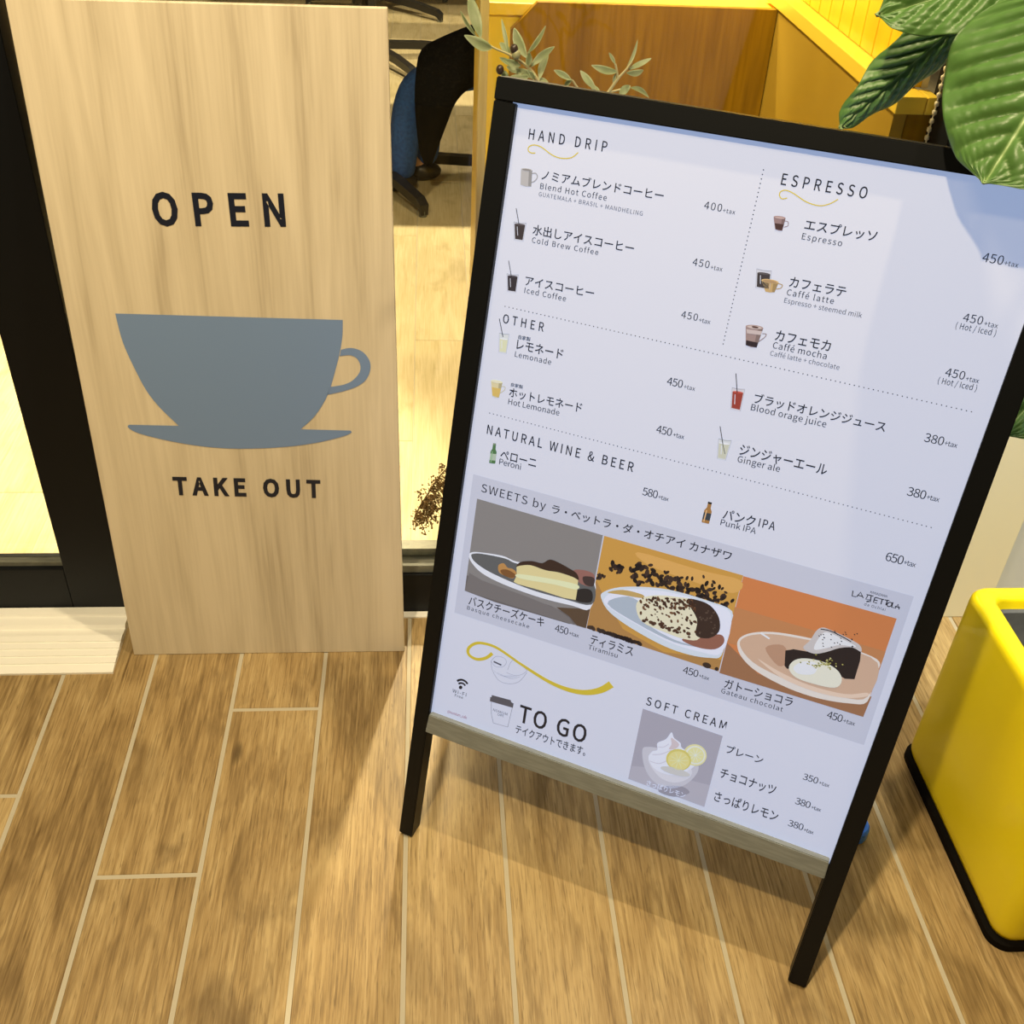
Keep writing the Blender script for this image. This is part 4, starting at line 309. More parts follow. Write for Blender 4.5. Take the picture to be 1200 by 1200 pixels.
"BT":[["OPEN",-7.9,780.6,184.1,43.3,0.53],["TAKE OUT",-10.1,332.0,236.5,30.8,-1.57]],"OL":[[[0.0643,1.4,1.0579],[0.0499,1.42,1.1028],0.0117],[[0.0589,1.4,1.0596],[0.0387,1.39,1.0899],0.0035],[[0.0788,1.4,1.0463],[0.0436,1.38,1.0648],0.0102],[[0.0993,1.4,1.0399],[0.0904,1.42,1.0758],0.004],[[0.1218,1.4,1.0363],[0.1056,1.41,1.0682],0.0097],[[0.1227,1.4,1.0415],[0.1425,1.39,1.0762],0.0046],[[0.1273,1.4,1.0258],[0.1556,1.4,1.0503],0.007],[[0.1394,1.4,1.0106],[0.1509,1.42,1.0356],0.007],[[0.1018,1.4,1.04],[0.0892,1.42,1.048],0.007],[[0.1224,1.4,1.0245],[0.1242,1.39,1.0454],0.0059],[[0.1148,1.4,1.0267],[0.092,1.38,1.0382],0.0064],[[0.1177,1.4,1.0172],[0.0981,1.41,1.0224],0.007],[[0.1254,1.4,1.0138],[0.1014,1.38,1.0186],0.0075],[[0.1306,1.4,1.0116],[0.1128,1.42,1.0178],0.0059],[[0.1023,1.4,1.0263],[0.0883,1.4,1.0354],0.0048],[[0.1331,1.4,1.0104],[0.1207,1.38,1.0274],0.0054],[[0.1004,1.4,1.0144],[0.0877,1.4,1.0188],0.0059],[[0.1357,1.4,1.0093],[0.152,1.41,1.0053],0.0049],[[0.2342,1.38,1.0276],[0.1993,1.37,1.0372],0.007],[[0.2303,1.38,1.0369],[0.221,1.38,1.0501],0.0035],[[0.2439,1.38,1.0302],[0.2566,1.39,1.0635],0.0032],[[0.2469,1.38,1.0303],[0.2783,1.4,1.0399],0.0059],[[0.2453,1.38,1.0269],[0.2622,1.36,1.036],0.0064],[[0.2522,1.38,1.0094],[0.2791,1.39,0.9951],0.0065],[[0.2519,1.38,1.0118],[0.2373,1.37,1.0011],0.0075],[[0.2083,1.38,1.0064],[0.1888,1.39,1.0254],0.007],[[0.1774,1.38,1.0166],[0.1548,1.38,1.0278],0.0059],[[0.2146,1.38,1.0032],[0.2027,1.39,1.009],0.0054],[[0.2314,1.38,1.0113],[0.2319,1.38,1.0256],0.0035],[[0.1783,1.38,1.0171],[0.1702,1.39,1.0069],0.0053]],"OLst":[[[0.1619,1.4,0.9569],[0.1469,1.4,0.9914],[0.1369,1.4,1.0105],[0.1222,1.4,1.0269],[0.1006,1.4,1.0392],[0.0793,1.4,1.0475],[0.0643,1.4,1.0579]],[[0.2029,1.38,0.9641],[0.2159,1.38,0.9891],[0.2247,1.38,1.0027],[0.2355,1.38,1.0198],[0.2444,1.38,1.0307],[0.2508,1.38,1.0403]],[[0.2016,1.38,0.9789],[0.1924,1.38,0.9983],[0.1784,1.38,1.0166]],[[0.2067,1.38,0.9791],[0.2129,1.38,0.9939],[0.2083,1.38,1.0064]],[[0.2355,1.38,1.0198],[0.2334,1.38,1.028],[0.2303,1.38,1.0369]],[[0.2247,1.38,1.0027],[0.2394,1.38,1.0067],[0.2521,1.38,1.0104]]],"OLf":[[[0.1079,1.39,1.0424],0.0055],[[0.1052,1.39,1.0486],0.005],[[0.0887,1.39,1.0239],0.005]],"DF":[[[0.03,1.72,0.1894],[0.0101,1.72,0.1588],[-0.0076,1.72,0.1246],[-0.0191,1.72,0.1025],[-0.0314,1.72,0.0705]]],"COAT":[[[0.141,3.58,0.583],[0.049,3.58,0.545],[-0.021,3.58,0.503],[-0.04,3.58,0.425],[-0.044,3.58,0.34],[-0.039,3.58,0.259],[-0.031,3.58,0.189],[-0.015,3.58,0.141]],[[0.283,3.58,0.444],[0.213,3.58,0.421],[0.159,3.58,0.399],[0.118,3.58,0.377],[0.086,3.58,0.338],[0.064,3.58,0.283],[0.039,3.58,0.216],[0.014,3.58,0.147]]]}
# ------------------------------------------------------------------ wooden OPEN board leaning on the shop front
board = thing('wooden_board', 'pale wooden board with blue-grey cup print leaning against the shop front', 'sign')
lean = .091
board.matrix_world = Matrix.Translation((-0.28705, 1.41501, 0.0)) @ Matrix(((1, 0, 0, 0), (0, math.sin(lean), -math.cos(lean), 0), (0, math.cos(lean), math.sin(lean), 0), (0, 0, 0, 1)))
def board_wood():
    m = bpy.data.materials.new('pale_timber'); m.use_nodes = True; nt = m.node_tree; b = nt.nodes['Principled BSDF']; N = nt.nodes.new; L = nt.links.new
    tc = N('ShaderNodeTexCoord')
    def nz(sc, det, dist):
        mp = N('ShaderNodeMapping'); mp.inputs['Scale'].default_value = sc; L(tc.outputs['Object'], mp.inputs[0]); n = N('ShaderNodeTexNoise'); n.inputs['Scale'].default_value = 1; n.inputs['Detail'].default_value = det; n.inputs['Distortion'].default_value = dist; L(mp.outputs[0], n.inputs['Vector']); return n
    a, f, s = nz((26, 1.7, 1), 5, .5), nz((230, 7, 1), 4, .2), nz((7, 1.0, 1), 3, .4)
    su = N('ShaderNodeMath'); su.operation = 'MULTIPLY_ADD'; su.inputs[1].default_value = .55; L(a.outputs['Fac'], su.inputs[0])
    s2 = N('ShaderNodeMath'); s2.operation = 'MULTIPLY_ADD'; s2.inputs[1].default_value = .2; s2.inputs[2].default_value = .02; L(f.outputs['Fac'], s2.inputs[0]); L(s2.outputs[0], su.inputs[2])
    s3 = N('ShaderNodeMath'); s3.operation = 'MULTIPLY_ADD'; s3.inputs[1].default_value = .25; L(s.outputs['Fac'], s3.inputs[0]); L(su.outputs[0], s3.inputs[2])
    r = N('ShaderNodeValToRGB'); e = r.color_ramp.elements; e[0].position = .36; e[0].color = (.44, .365, .25, 1); e[1].position = .62; e[1].color = (.74, .65, .48, 1); k = e.new(.48); k.color = (.63, .545, .39, 1)
    L(s3.outputs[0], r.inputs[0]); L(r.outputs[0], b.inputs['Base Color']); b.inputs['Roughness'].default_value = .5; b.inputs['Specular IOR Level'].default_value = .35
    return m
bm = bmesh.new(); prism(bm, [(-.2407, 0), (.2405, 0), (.2346, 1.069), (-.2466, 1.0667)], -.012, 0)
bmesh.ops.bevel(bm, geom=bm.edges[:], offset=.0012, segments=1, affect='EDGES')
bp_ = mesh_obj('board_panel', bm, board_wood(), board)
bm = bmesh.new()
for pa, pts in DATA['BS']:
    bm.faces.new([bm.verts.new((pts[i] / 1000, pts[i + 1] / 1000, .0006)) for i in range(0, len(pts), 2)])
bmesh.ops.triangulate(bm, faces=bm.faces[:], ngon_method='EAR_CLIP')
o = mesh_obj('cup_print', bm, M_cup, board, recalc=False); o['label'] = 'blue-grey cup and saucer silhouette'
for s, cx, cy, wd, h, ang in DATA['BT']:
    bm = bmesh.new(); put_text(bm, 'T', s, cx / 1000, cy / 1000, wd / 1000, h / 1000, ang, .0006, off=.012 if s == 'OPEN' else .016)
    mesh_obj('open_lettering' if s == 'OPEN' else 'take_out_lettering', bm, M_ink, board, recalc=False)
# ------------------------------------------------------------------ A-frame menu sign
sign = thing('menu_sign', 'black A-frame stand with a lit white drinks and sweets menu', 'menu sign')
MO, MA, MB, MN = Vector((0.23025573, 0.88163805, 0)), Vector((0.89708676, -0.44156555, -0.01597523)), Vector((0.11375169, 0.19586009, 0.974012)), Vector((-0.42696123, -0.87559048, 0.22593232))
sign.matrix_world = Matrix(((MA.x, MB.x, MN.x, MO.x), (MA.y, MB.y, MN.y, MO.y), (MA.z, MB.z, MN.z, MO.z - .005), (0, 0, 0, 1)))
FD = -.030     # depth of the frame members behind the front plane
def member(name, pts, z0=FD, z1=0.0, m=None):
    b_ = bmesh.new(); prism(b_, [(p[0] / 1000, p[1] / 1000) for p in pts], z0, z1)
    bmesh.ops.bevel(b_, geom=b_.edges[:], offset=.0012, segments=2, affect='EDGES'); return mesh_obj(name, b_, m or M_black, sign)
member('stile', [(-311.2, 5.4), (-290, 5.0), (-284.3, 1062), (-310.7, 1062.6)])
member('stile', [(284, 16), (308.4, 16), (312.2, 1077.0), (288.8, 1076.5)])
member('top_rail', [(-310.9, 1062.8), (312.3, 1077.2), (313, 1098), (-310.7, 1087.2)])
member('bottom_bar', [(-290.5, 202.8), (284.6, 202.4), (283.5, 231.5), (-288, 234.5)], -.022, .0012, M_bar)['label'] = 'brushed grey bottom bar'
for sx in (-1, 1):     # rear legs fold out towards the window, hinged below the top rail
    b_ = bmesh.new(); x = sx * .285
    inv = sign.matrix_world.inverted()
    topw = sign.matrix_world @ Vector((x, 1.03, FD - .012)); foot = topw + Vector((.105, .215, 0)); foot.z = .0
    a_, c_ = inv @ topw, inv @ foot
    d_ = (c_ - a_).normalized(); s_ = Vector((1, 0, 0)); n_ = d_.cross(s_).normalized()
    q_ = [(-.011, -.009), (.011, -.009), (.011, .009), (-.011, .009)]
    va = [b_.verts.new(a_ + s_ * p[0] + n_ * p[1]) for p in q_]; vb = [b_.verts.new(c_ - d_ * .012 + s_ * p[0] + n_ * p[1]) for p in q_]
    b_.faces.new(va); b_.faces.new(vb[::-1])
    for i in range(4): b_.faces.new((va[i], vb[i], vb[(i + 1) % 4], va[(i + 1) % 4]))
    leg = mesh_obj('rear_leg', b_, M_black, sign)
REC = -.008
b_ = bmesh.new(); prism(b_, [(-.2895, .222), (.2895, .222), (.2935, 1.079), (-.2905, 1.065)], REC - .012, REC - .0001)
M_white = print_mat('lit_white_sheet', (.84, .84, .84)); M_core = mat('light_box_edge', (.7, .7, .7), .5)
panel = mesh_obj('light_panel', b_, M_white, sign)
PAL = {}
def pal(i):
    c = DATA['PAL'][i]
    if i not in PAL:
        named = dict(k=(.022, .022, .026), y=(.80, .60, .05), g=(.12, .12, .13), w=(.95, .95, .95), r=(.45, .12, .14))
        PAL[i] = print_mat('print_ink', named.get(c, c) if isinstance(c, str) else tuple(c))
    return PAL[i]
def shape_mesh(ops, name, label=None):
    b_ = bmesh.new(); mats = []; idx = {}
    def mi(ci):
        if ci not in idx: idx[ci] = len(mats); mats.append(pal(ci))
        return idx[ci]
    def face(pts, z, m):
        f = b_.faces.new([b_.verts.new((p[0], p[1], z)) for p in pts]); f.material_index = m
        f.normal_update()
        if f.normal.z < 0: f.normal_flip()
    for op in ops:
        kind, ci, lay, d = op[0], op[1], op[2], [v / 10000 for v in op[3]]; z = REC + .00008 * (lay + 1); m = mi(ci)
        P = [Vector((d[i], d[i + 1], 0)) for i in range(0, len(d), 2)]
        if kind == 'p': face(P, z, m)
        elif kind == 's':
            n = len(P); o_ = []
            for i in range(n):
                p0, p1, p2, p3 = P[i - 1], P[i], P[(i + 1) % n], P[(i + 2) % n]
                for k in range(4):
                    t = k / 4; o_.append(.5 * ((2 * p1) + (p2 - p0) * t + (2 * p0 - 5 * p1 + 4 * p2 - p3) * t * t + (3 * p1 - p0 - 3 * p2 + p3) * t ** 3))
            face(o_, z, m)
        elif kind == 'e':
            n = op[4]; face([P[0] + P[1] * math.cos(k * 2 * math.pi / n) + P[2] * math.sin(k * 2 * math.pi / n) for k in range(n)], z, m)
        elif kind in 'lc':
            if kind == 'c': P = smooth_path(P, 6)
            w0, w1 = op[4] / 20000, op[5] / 20000; L_, R_ = [], []
            for i, p in enumerate(P):
                t = (P[min(i + 1, len(P) - 1)] - P[max(i - 1, 0)]).normalized(); n_ = Vector((-t.y, t.x, 0)); ww = w0 + (w1 - w0) * i / (len(P) - 1); L_.append(p + n_ * ww); R_.append(p - n_ * ww)
            for i in range(len(P) - 1): face([L_[i], L_[i + 1], R_[i + 1], R_[i]], z, m)
        elif kind == 'd':
            n, r = op[4], op[5] / 10000
            for i in range(n):
                c_ = P[0].lerp(P[1], i / (n - 1)); face([c_ + Vector((r * math.cos(k * 1.0472), r * math.sin(k * 1.0472), 0)) for k in range(6)], z, m)
    bmesh.ops.triangulate(b_, faces=[f for f in b_.faces if len(f.verts) > 4], ngon_method='EAR_CLIP')
    o_ = mesh_obj(name, b_, mats, panel, recalc=False)
    if label: o_['label'] = label
    return o_
NM = dict(mug=('mug_picture', 'picture of a pale mug'), cold=('iced_drink_picture', 'picture of a cold brew glass'), iced=('iced_drink_picture', 'picture of an iced coffee glass'), lemonade=('lemonade_picture', None), espresso=('espresso_picture', None), latte=('latte_picture', None), mocha=('mocha_picture', None), orange=('juice_picture', 'picture of red juice with a straw'), hot_lemonade=('hot_drink_picture', 'picture of hot lemonade'), ginger=('soda_picture', 'picture of ginger ale with a straw'), green_bottle=('bottle_picture', 'picture of a green bottle'), brown_bottle=('bottle_picture', 'picture of a brown bottle'))
for k, ops in DATA['S'].items():
    if k.startswith('drink_picture_'): n_, l_ = NM[k[14:]]; shape_mesh(ops, n_, l_)
    else: shape_mesh(ops, k)
TC = dict(k=([], (.022, .022, .026), 'lettering', None), g=([], (.14, .14, .15), 'small_lettering', 'small grey lettering'), w=([], (.95, .95, .95), 'caption', 'white caption on the soft cream photo'), r=([], (.45, .16, .18), 'handle_lettering', 'small reddish lettering'))
for t in DATA['TX']: TC[t[1]][0].append(t)
for key, (rows, col, name, lab) in TC.items():
    b_ = bmesh.new()
    for kind, _, s, cx, cy, wd, h, ang in rows:
        big = h > 9 and kind == 'L' and s.upper() == s and s[0].isalpha()
        put_text(b_, 'T' if big else kind, s, cx / 1000, (cy) / 1000, wd / 1000, h / 1000, ang, REC + .0014 if key == 'w' else REC + .00022, off=(.006 if s == 'TO GO' else .003 if big else .0) if kind == 'L' else .003, narrow=.80 if big else .80 if s[0] == '(' else 1.0)
    o_ = mesh_obj(name, b_, print_mat('print_ink', col), panel, recalc=False)
    if lab: o_['label'] = lab
bpy.data.objects.remove(fo)
# ------------------------------------------------------------------ yellow planter and its plant
pl = thing('planter', 'square glossy yellow planter with rounded corners right of the menu sign', 'planter', (.99, .985, 0))
def rrect(x0, y0, x1, y1, r, n=6):
    o_ = []
    for cx, cy, a in ((x1 - r, y1 - r, 0), (x0 + r, y1 - r, 90), (x0 + r, y0 + r, 180), (x1 - r, y0 + r, 270)):
        o_ += [(cx + r * math.cos(math.radians(a + 90 * k / n)), cy + r * math.sin(math.radians(a + 90 * k / n))) for k in range(n + 1)]
    return o_
def loft(bm, rings, cap0=True, cap1=True, mi=0):
    R_ = [[bm.verts.new(p) for p in r] for r in rings]; n = len(R_[0])
    for a, b2 in zip(R_, R_[1:]):
        for i in range(n): bm.faces.new((a[i], a[(i + 1) % n], b2[(i + 1) % n], b2[i])).material_index = mi
    if cap0: bm.faces.new(R_[0][::-1])
    if cap1: bm.faces.new(R_[-1])
px0, py0, px1, py1 = .797, .797, 1.185, 1.165
def rr(i, z, r=.028): return [(x, y, z) for x, y in rrect(px0 + i, py0 + i, px1 - i, py1 - i, max(r - i * .5, .008))]
bm = bmesh.new(); loft(bm, [rr(.012, .012), rr(.004, .016), rr(.0005, .026), rr(0, .04), rr(0, .352), rr(.001, .360), rr(.005, .3655), rr(.009, .367), rr(.026, .367), rr(.030, .3655), rr(.032, .361), rr(.033, .20)], True, False)
def pp(name, bm, m, sm=False, label=None):
    o_ = mesh_obj(name, bm, m, pl, smooth=sm); o_.matrix_parent_inverse = pl.matrix_basis.inverted()
    if label: o_['label'] = label
    return o_
pp('planter_body', bm, M_yellow, True)
bm = bmesh.new(); loft(bm, [rr(-.004, 0), rr(-.004, .012), rr(.003, .016)]); pp('base_shade_strip', bm, M_baseshade, label='dark strip put in for shade under the planter')
bm = bmesh.new(); loft(bm, [rr(.0335, .21), rr(.0335, .348), rr(.037, .352), rr(.041, .348), rr(.043, .22)], False, True); pp('inner_liner', bm, M_liner, label='grey inner liner')
bm = bmesh.new()
gx = 18
vg = [[bm.verts.new((px0 + .042 + (px1 - px0 - .084) * i / gx, py0 + .042 + (py1 - py0 - .084) * j / gx, .285 + random.uniform(-.006, .006))) for j in range(gx + 1)] for i in range(gx + 1)]
for i in range(gx):
    for j in range(gx): bm.faces.new((vg[i][j], vg[i + 1][j], vg[i + 1][j + 1], vg[i][j + 1]))
tag(mesh_obj('soil', bm, M_soil, smooth=True), 'dark soil filling the yellow planter', 'soil', kind='stuff')
plant = thing('leafy_plant', 'potted plant with broad veined green leaves over the sign corner', 'plant', (1.02, .99, .28))
def lp(name, bm, m, sm=True, label=None):
    o_ = mesh_obj(name, bm, m, plant, smooth=sm, recalc=False); o_.matrix_parent_inverse = plant.matrix_basis.inverted()
    if label: o_['label'] = label
    return o_
def big_leaf(base, tip, normal, width, fold=0.0, curl=0.0, droop=0.0, quilt=1.0, nu=64, nv=56, label=None):
    base, tip, nrm = Vector(base), Vector(tip), Vector(normal); ax = tip - base; Ln = ax.length; ax.normalize()
    sd = ax.cross(nrm).normalized(); nrm = sd.cross(ax).normalized()
    bm = bmesh.new(); lay = bm.verts.layers.float.new('vein'); G = []
    def half(s):   # heart-shaped half width
        s = min(max(s, 0), 1); return (math.sin(math.pi * s ** .62) ** .5) * (1 - .12 * s) if s < .93 else half(.9299) * (1 - (s - .93) / .07) ** 1.25 + .002
    for i in range(nu + 1):
        s = i / nu; row = []
        for j in range(nv + 1):
            t = j / nv * 2 - 1; hw = half(s) * width / 2; x = t * hw
            u = s - .13 * (1 - s) ** 3 * (1 - (abs(t) - .55) ** 2 * 2) * (1 if abs(t) > .02 else .4)
            # side veins run forward from the midrib
            ph = (s - abs(t) * .55 * (1 - .6 * s)) * 7.5; vein = abs((ph % 1) - .5) * 2      # 1 at the veins
            q = (1 - vein ** 2.2)
            z = quilt * .0075 * q * min(1, abs(t) * 6) * (1 - abs(t) ** 4) * (.35 + .65 * math.sin(math.pi * min(s + .08, 1)))
            z += quilt * 0.0006 * math.sin(37 * t + 5 * math.sin(9 * s)) * math.sin(41 * s + 3 * t) * (1 - abs(t) ** 6)
            z -= quilt * .003 * math.exp(-(t * 14) ** 2)
            z += fold * abs(x) + .0035 * math.sin(s * 17 + t * 2) * abs(t) ** 3 - curl * (x / (width / 2)) ** 2 * width * .5 - droop * (s - .45) ** 2 * Ln
            v = bm.verts.new(base + ax * (u * Ln) + sd * x + nrm * z)
            v[lay] = max(.75 * math.exp(-(t * hw / .0016) ** 2), .42 * max(0, (vein - .90) / .10) * (1 - abs(t) * .6)); row.append(v)
        G.append(row)
    for i in range(nu):
        for j in range(nv): bm.faces.new((G[i][j], G[i + 1][j], G[i + 1][j + 1], G[i][j + 1]))
    bmesh.ops.remove_doubles(bm, verts=bm.verts[:], dist=1e-5)
    geo = bmesh.ops.solidify(bm, geom=bm.faces[:], thickness=.0006)
    return lp('leaf', bm, M_leaf, True, label)
tr = smooth_path([(1.02, .99, .27), (1.03, .985, .6), (1.0, .97, .95), (1.01, .98, 1.25), (1.0, .97, 1.40)], 8)
bm = bmesh.new(); tube(bm, tr, lambda s: .016 - .008 * s, 10); lp('trunk', bm, M_trunk)
CAMP = Vector((0, 0, 1.38883))
def petiole(a, b2):
    bm = bmesh.new(); a, b2 = Vector(a), Vector(b2); tube(bm, smooth_path([a, (a + b2) / 2 + Vector((0, 0, .02)), b2], 6), .0024, 7); lp('petiole', bm, M_leaf)
big_leaf((0.5651, 0.961, 1.1865), (0.5025, 0.9292, 1.0571), (-.50, -.62, .62), .207, fold=-.10, curl=.10, label='largest leaf, bright and quilted')
petiole((0.5651, 0.961, 1.1865), (1.0, .97, 1.30))
big_leaf((0.591, 1.0988, 1.2129), (0.4548, 1.1503, 1.149), (-.1, -.75, .62), .108, fold=.2, curl=.1)
petiole((0.591, 1.0988, 1.2129), (1.0, .97, 1.36))
big_leaf((0.5562, 1.1946, 1.1246), (0.4633, 1.2062, 1.0193), (-.30, -.80, -.45), .066, fold=-.25, curl=.15)
petiole((0.5562, 1.1946, 1.1246), (1.0, .97, 1.25))
big_leaf((.76, 1.03, .90), (.648, .99, .745), (-.5, -.6, .6), .14, fold=-.1, curl=.1)
petiole((.76, 1.03, .90), (1.0, .97, .98))
big_leaf((.84, 1.08, .84), (.735, 1.03, .71), (-.4, -.6, .6), .12, fold=-.1, curl=.1)
petiole((.84, 1.08, .84), (1.0, .97, .92))

# ------------------------------------------------------------------ small blue cap on the floor
bm = bmesh.new(); prof_ = [(.0, 0), (.021, 0), (.0235, .003), (.0235, .022), (.021, .026), (.009, .027), (.009, .03), (0, .03)]
n = 28; rings = [[bm.verts.new((.655 + r * math.cos(k * 2 * math.pi / n) * (1 + .02 * (k % 2)), 1.000 + r * math.sin(k * 2 * math.pi / n) * (1 + .02 * (k % 2)), z)) for k in range(n)] for r, z in prof_[1:-1]]
for a, b2 in zip(rings, rings[1:]):
    for k in range(n): bm.faces.new((a[k], a[(k + 1) % n], b2[(k + 1) % n], b2[k]))
bm.faces.new(rings[0][::-1]); bm.faces.new(rings[-1])
tag(mesh_obj('plastic_cap', bm, M_blue), 'small bright blue plastic cap on the floor behind the sign leg', 'cap')
# ------------------------------------------------------------------ olive plant behind the sign
ol = thing('olive_plant', 'olive sprigs with narrow grey-green leaves rising behind the menu sign', 'plant', (.36, 1.41, 0))
def op(name, bm, m, sm=False, label=None):
    o_ = mesh_obj(name, bm, m, ol, smooth=sm, recalc=False); o_.matrix_parent_inverse = ol.matrix_basis.inverted()
    if label: o_['label'] = label
    return o_
bm = bmesh.new(); n = 32
def ring(cx, cy, r, z): return [(cx + r * math.cos(k * 2 * math.pi / n), cy + r * math.sin(k * 2 * math.pi / n), z) for k in range(n)]
loft(bm, [ring(.36, 1.41, .055, 0), ring(.36, 1.41, .075, .16), ring(.36, 1.41, .082, .163), ring(.36, 1.41, .082, .185), ring(.36, 1.41, .074, .185), ring(.36, 1.41, .07, .15)]); bmesh.ops.recalc_face_normals(bm, faces=bm.faces[:]); op('pot', bm, M_clay)
for st in DATA['OLst']:
    p0 = Vector(st[0]); bm = bmesh.new()
    tube(bm, smooth_path([(.36, 1.41, .15), (.36 + (p0.x - .36) * .5, 1.41, .60)] + st if st in DATA['OLst'][:2] else st, 6), lambda s: .0035 - .0024 * s if st in DATA['OLst'][:2] else .0014, 6); op('stem', bm, M_twig)
def lance(b0, t0, wd, i):
    b0, t0 = Vector(b0), Vector(t0); ax = t0 - b0; Ln = ax.length; ax.normalize(); view = (CAMP - b0).normalized()
    r_ = random.Random(i); nrm = (view + Vector((r_.uniform(-.5, .5), r_.uniform(-.3, .3), r_.uniform(-.1, .6)))).normalized(); sd = ax.cross(nrm).normalized(); nrm = sd.cross(ax)
    bm = bmesh.new(); G = []; bend = r_.uniform(-.12, .12); lift = r_.uniform(-.06, .1)
    for a in range(15):
        s = a / 14; hw = wd * .66 * (math.sin(math.pi * min(s * .96 + .02, 1)) ** .8); row = []
        for j in range(5):
            t = j / 2 - 1; row.append(bm.verts.new(b0 + ax * s * Ln + sd * (t * hw + bend * Ln * math.sin(math.pi * s) * .6) + nrm * (abs(t) * hw * .35 + lift * Ln * math.sin(math.pi * s))))
        G.append(row)
    for a in range(14):
        for j in range(4): bm.faces.new((G[a][j], G[a + 1][j], G[a + 1][j + 1], G[a][j + 1]))
    bmesh.ops.solidify(bm, geom=bm.faces[:], thickness=.0004); op('leaf', bm, M_olive_leaf, True)
for i, (b0, t0, wd) in enumerate(DATA['OL']): lance(b0, t0, wd, i)
for i, (c_, r) in enumerate(DATA['OLf']):
    bm = bmesh.new(); ball(bm, c_, r, 3, (1, 1, 1.2)); op('olive', bm, M_olive_fruit if i == 0 else M_olive_dark, True, 'green olive' if i == 0 else 'dark ripe olive')
# ------------------------------------------------------------------ dried flower inside the window
dfp = thing('dried_flower', 'brown dried flower spray drooping behind the glass beside the sign', 'dried flower', (.16, 1.76, 0))
def dp(name, bm, m, sm=False):
    o_ = mesh_obj(name, bm, m, dfp, smooth=sm, recalc=False); o_.matrix_parent_inverse = dfp.matrix_basis.inverted(); return o_
bm = bmesh.new(); loft(bm, [ring(.16, 1.76, .04, 0), ring(.16, 1.76, .05, .05), ring(.16, 1.76, .028, .14), ring(.16, 1.76, .03, .15), ring(.16, 1.76, .024, .15), ring(.16, 1.76, .022, .1)]); bmesh.ops.recalc_face_normals(bm, faces=bm.faces[:]); dp('vase', bm, M_clay)
main = smooth_path([(.16, 1.76, .1), (.13, 1.75, .25), (.08, 1.73, .25)] + DATA['DF'][0], 6)
bm = bmesh.new(); tube(bm, main, .0013, 6); dp('stem', bm, M_dried)
bm = bmesh.new(); rd = random.Random(5); mv = main[18:]
for i, p in enumerate(mv[2:]):
    for k in range(4):
        ln = rd.uniform(.02, .055) * (1 - .45 * i / len(mv)); side = Vector((rd.uniform(-.15, 1.0), rd.uniform(-.5, .5), rd.uniform(-.75, .25))).normalized()
        q1 = p + side * ln * .6; q2 = p + side * ln + Vector((0, 0, -.014)); pts = smooth_path([p, q1, q2], 4); tube(bm, pts, .0006, 4)
        for f in range(9):
            c_ = pts[rd.randint(2, len(pts) - 1)] + Vector((rd.gauss(0, .004), rd.gauss(0, .004), rd.gauss(0, .004))); ball(bm, c_, rd.uniform(.0011, .0026), 1)
tag(dp('florets', bm, M_dried), kind='stuff')
# ------------------------------------------------------------------ cafe tables inside
def cafe_table(hub, ang, top, label, leglen=.42):
    t = thing('cafe_table', label, 'table', (hub[0], hub[1], 0), 'cafe tables inside the shop')
    x, y = hub
    def tp(name, bm, m):
        o_ = mesh_obj(name, bm, m, t); o_.matrix_parent_inverse = t.matrix_basis.inverted(); return o_
    bm = bmesh.new(); tube(bm, [(x, y, .05), (x, y, .70)], .03, 16); tp('column', bm, M_blackmetal)
    tp('tabletop', bx((top[0], top[1], .715), (top[2], top[3], .745), .003), M_tabletop)
    for k in range(5):
        a = math.radians(ang + 72 * k); d = Vector((math.cos(a), math.sin(a), 0)); s = Vector((-d.y, d.x, 0)); bm = bmesh.new()
        P = [(0, .085, .02), (.6, .075, .019), (.93, .060, .017), (1.0, .042, .016)]; rg = []
        for f, z, hw in P:
            c_ = Vector((x, y, 0)) + d * leglen * f; rg.append([c_ + s * hw + Vector((0, 0, z)), c_ - s * hw + Vector((0, 0, z)), c_ - s * hw * .8 + Vector((0, 0, z - .034)), c_ + s * hw * .8 + Vector((0, 0, z - .034))])
        loft(bm, rg); lg = tp('leg', bm, M_blackmetal)
        bm = bmesh.new(); e = Vector((x, y, 0)) + d * leglen * .97; tube(bm, [e, e + Vector((0, 0, .02))], .013, 12); g = mesh_obj('glide', bm, M_alu, lg); pass
    return t
cafe_table((-.22, 3.83), -60.5, (-.80, 3.385, .55, 4.35), 'cafe table inside nearest the window, black star base foot showing')
cafe_table((-.27, 5.41), -60, (-.9, 5.75, .30, 6.0), 'second cafe table inside, black star base half hidden by the board')
cafe_table((-.25, 6.446), -40, (-.9, 6.15, .35, 6.9), 'farthest cafe table inside, black star base at the top of the glass')
# ------------------------------------------------------------------ seated person inside
def skin_mesh(name, verts, edges, radii, m, parent, sub=2):
    me = bpy.data.meshes.new(name); me.from_pydata(verts, edges, []); o_ = bpy.data.objects.new(name, me); C.objects.link(o_)
    md = o_.modifiers.new('s', 'SKIN'); md.use_smooth_shade = True
    for i, v in enumerate(me.skin_vertices[0].data): v.radius = (radii[i], radii[i]) if not isinstance(radii[i], tuple) else radii[i]; v.use_root = i == 0
    o_.modifiers.new('b', 'SUBSURF').levels = sub
    bpy.context.view_layer.update(); dg = bpy.context.evaluated_depsgraph_get(); nm = bpy.data.meshes.new_from_object(o_.evaluated_get(dg)); bpy.data.objects.remove(o_)
    r = bpy.data.objects.new(name, nm); C.objects.link(r); nm.materials.append(m); r.parent = parent
    for p in nm.polygons: p.use_smooth = True
    if parent: r.matrix_parent_inverse = parent.matrix_basis.inverted()
    return r
per = thing('person', 'seated person in black coat and reflection-tinted jeans inside behind the glass', 'person', (.33, 3.74, 0))
hip = (.36, 3.76, .52)
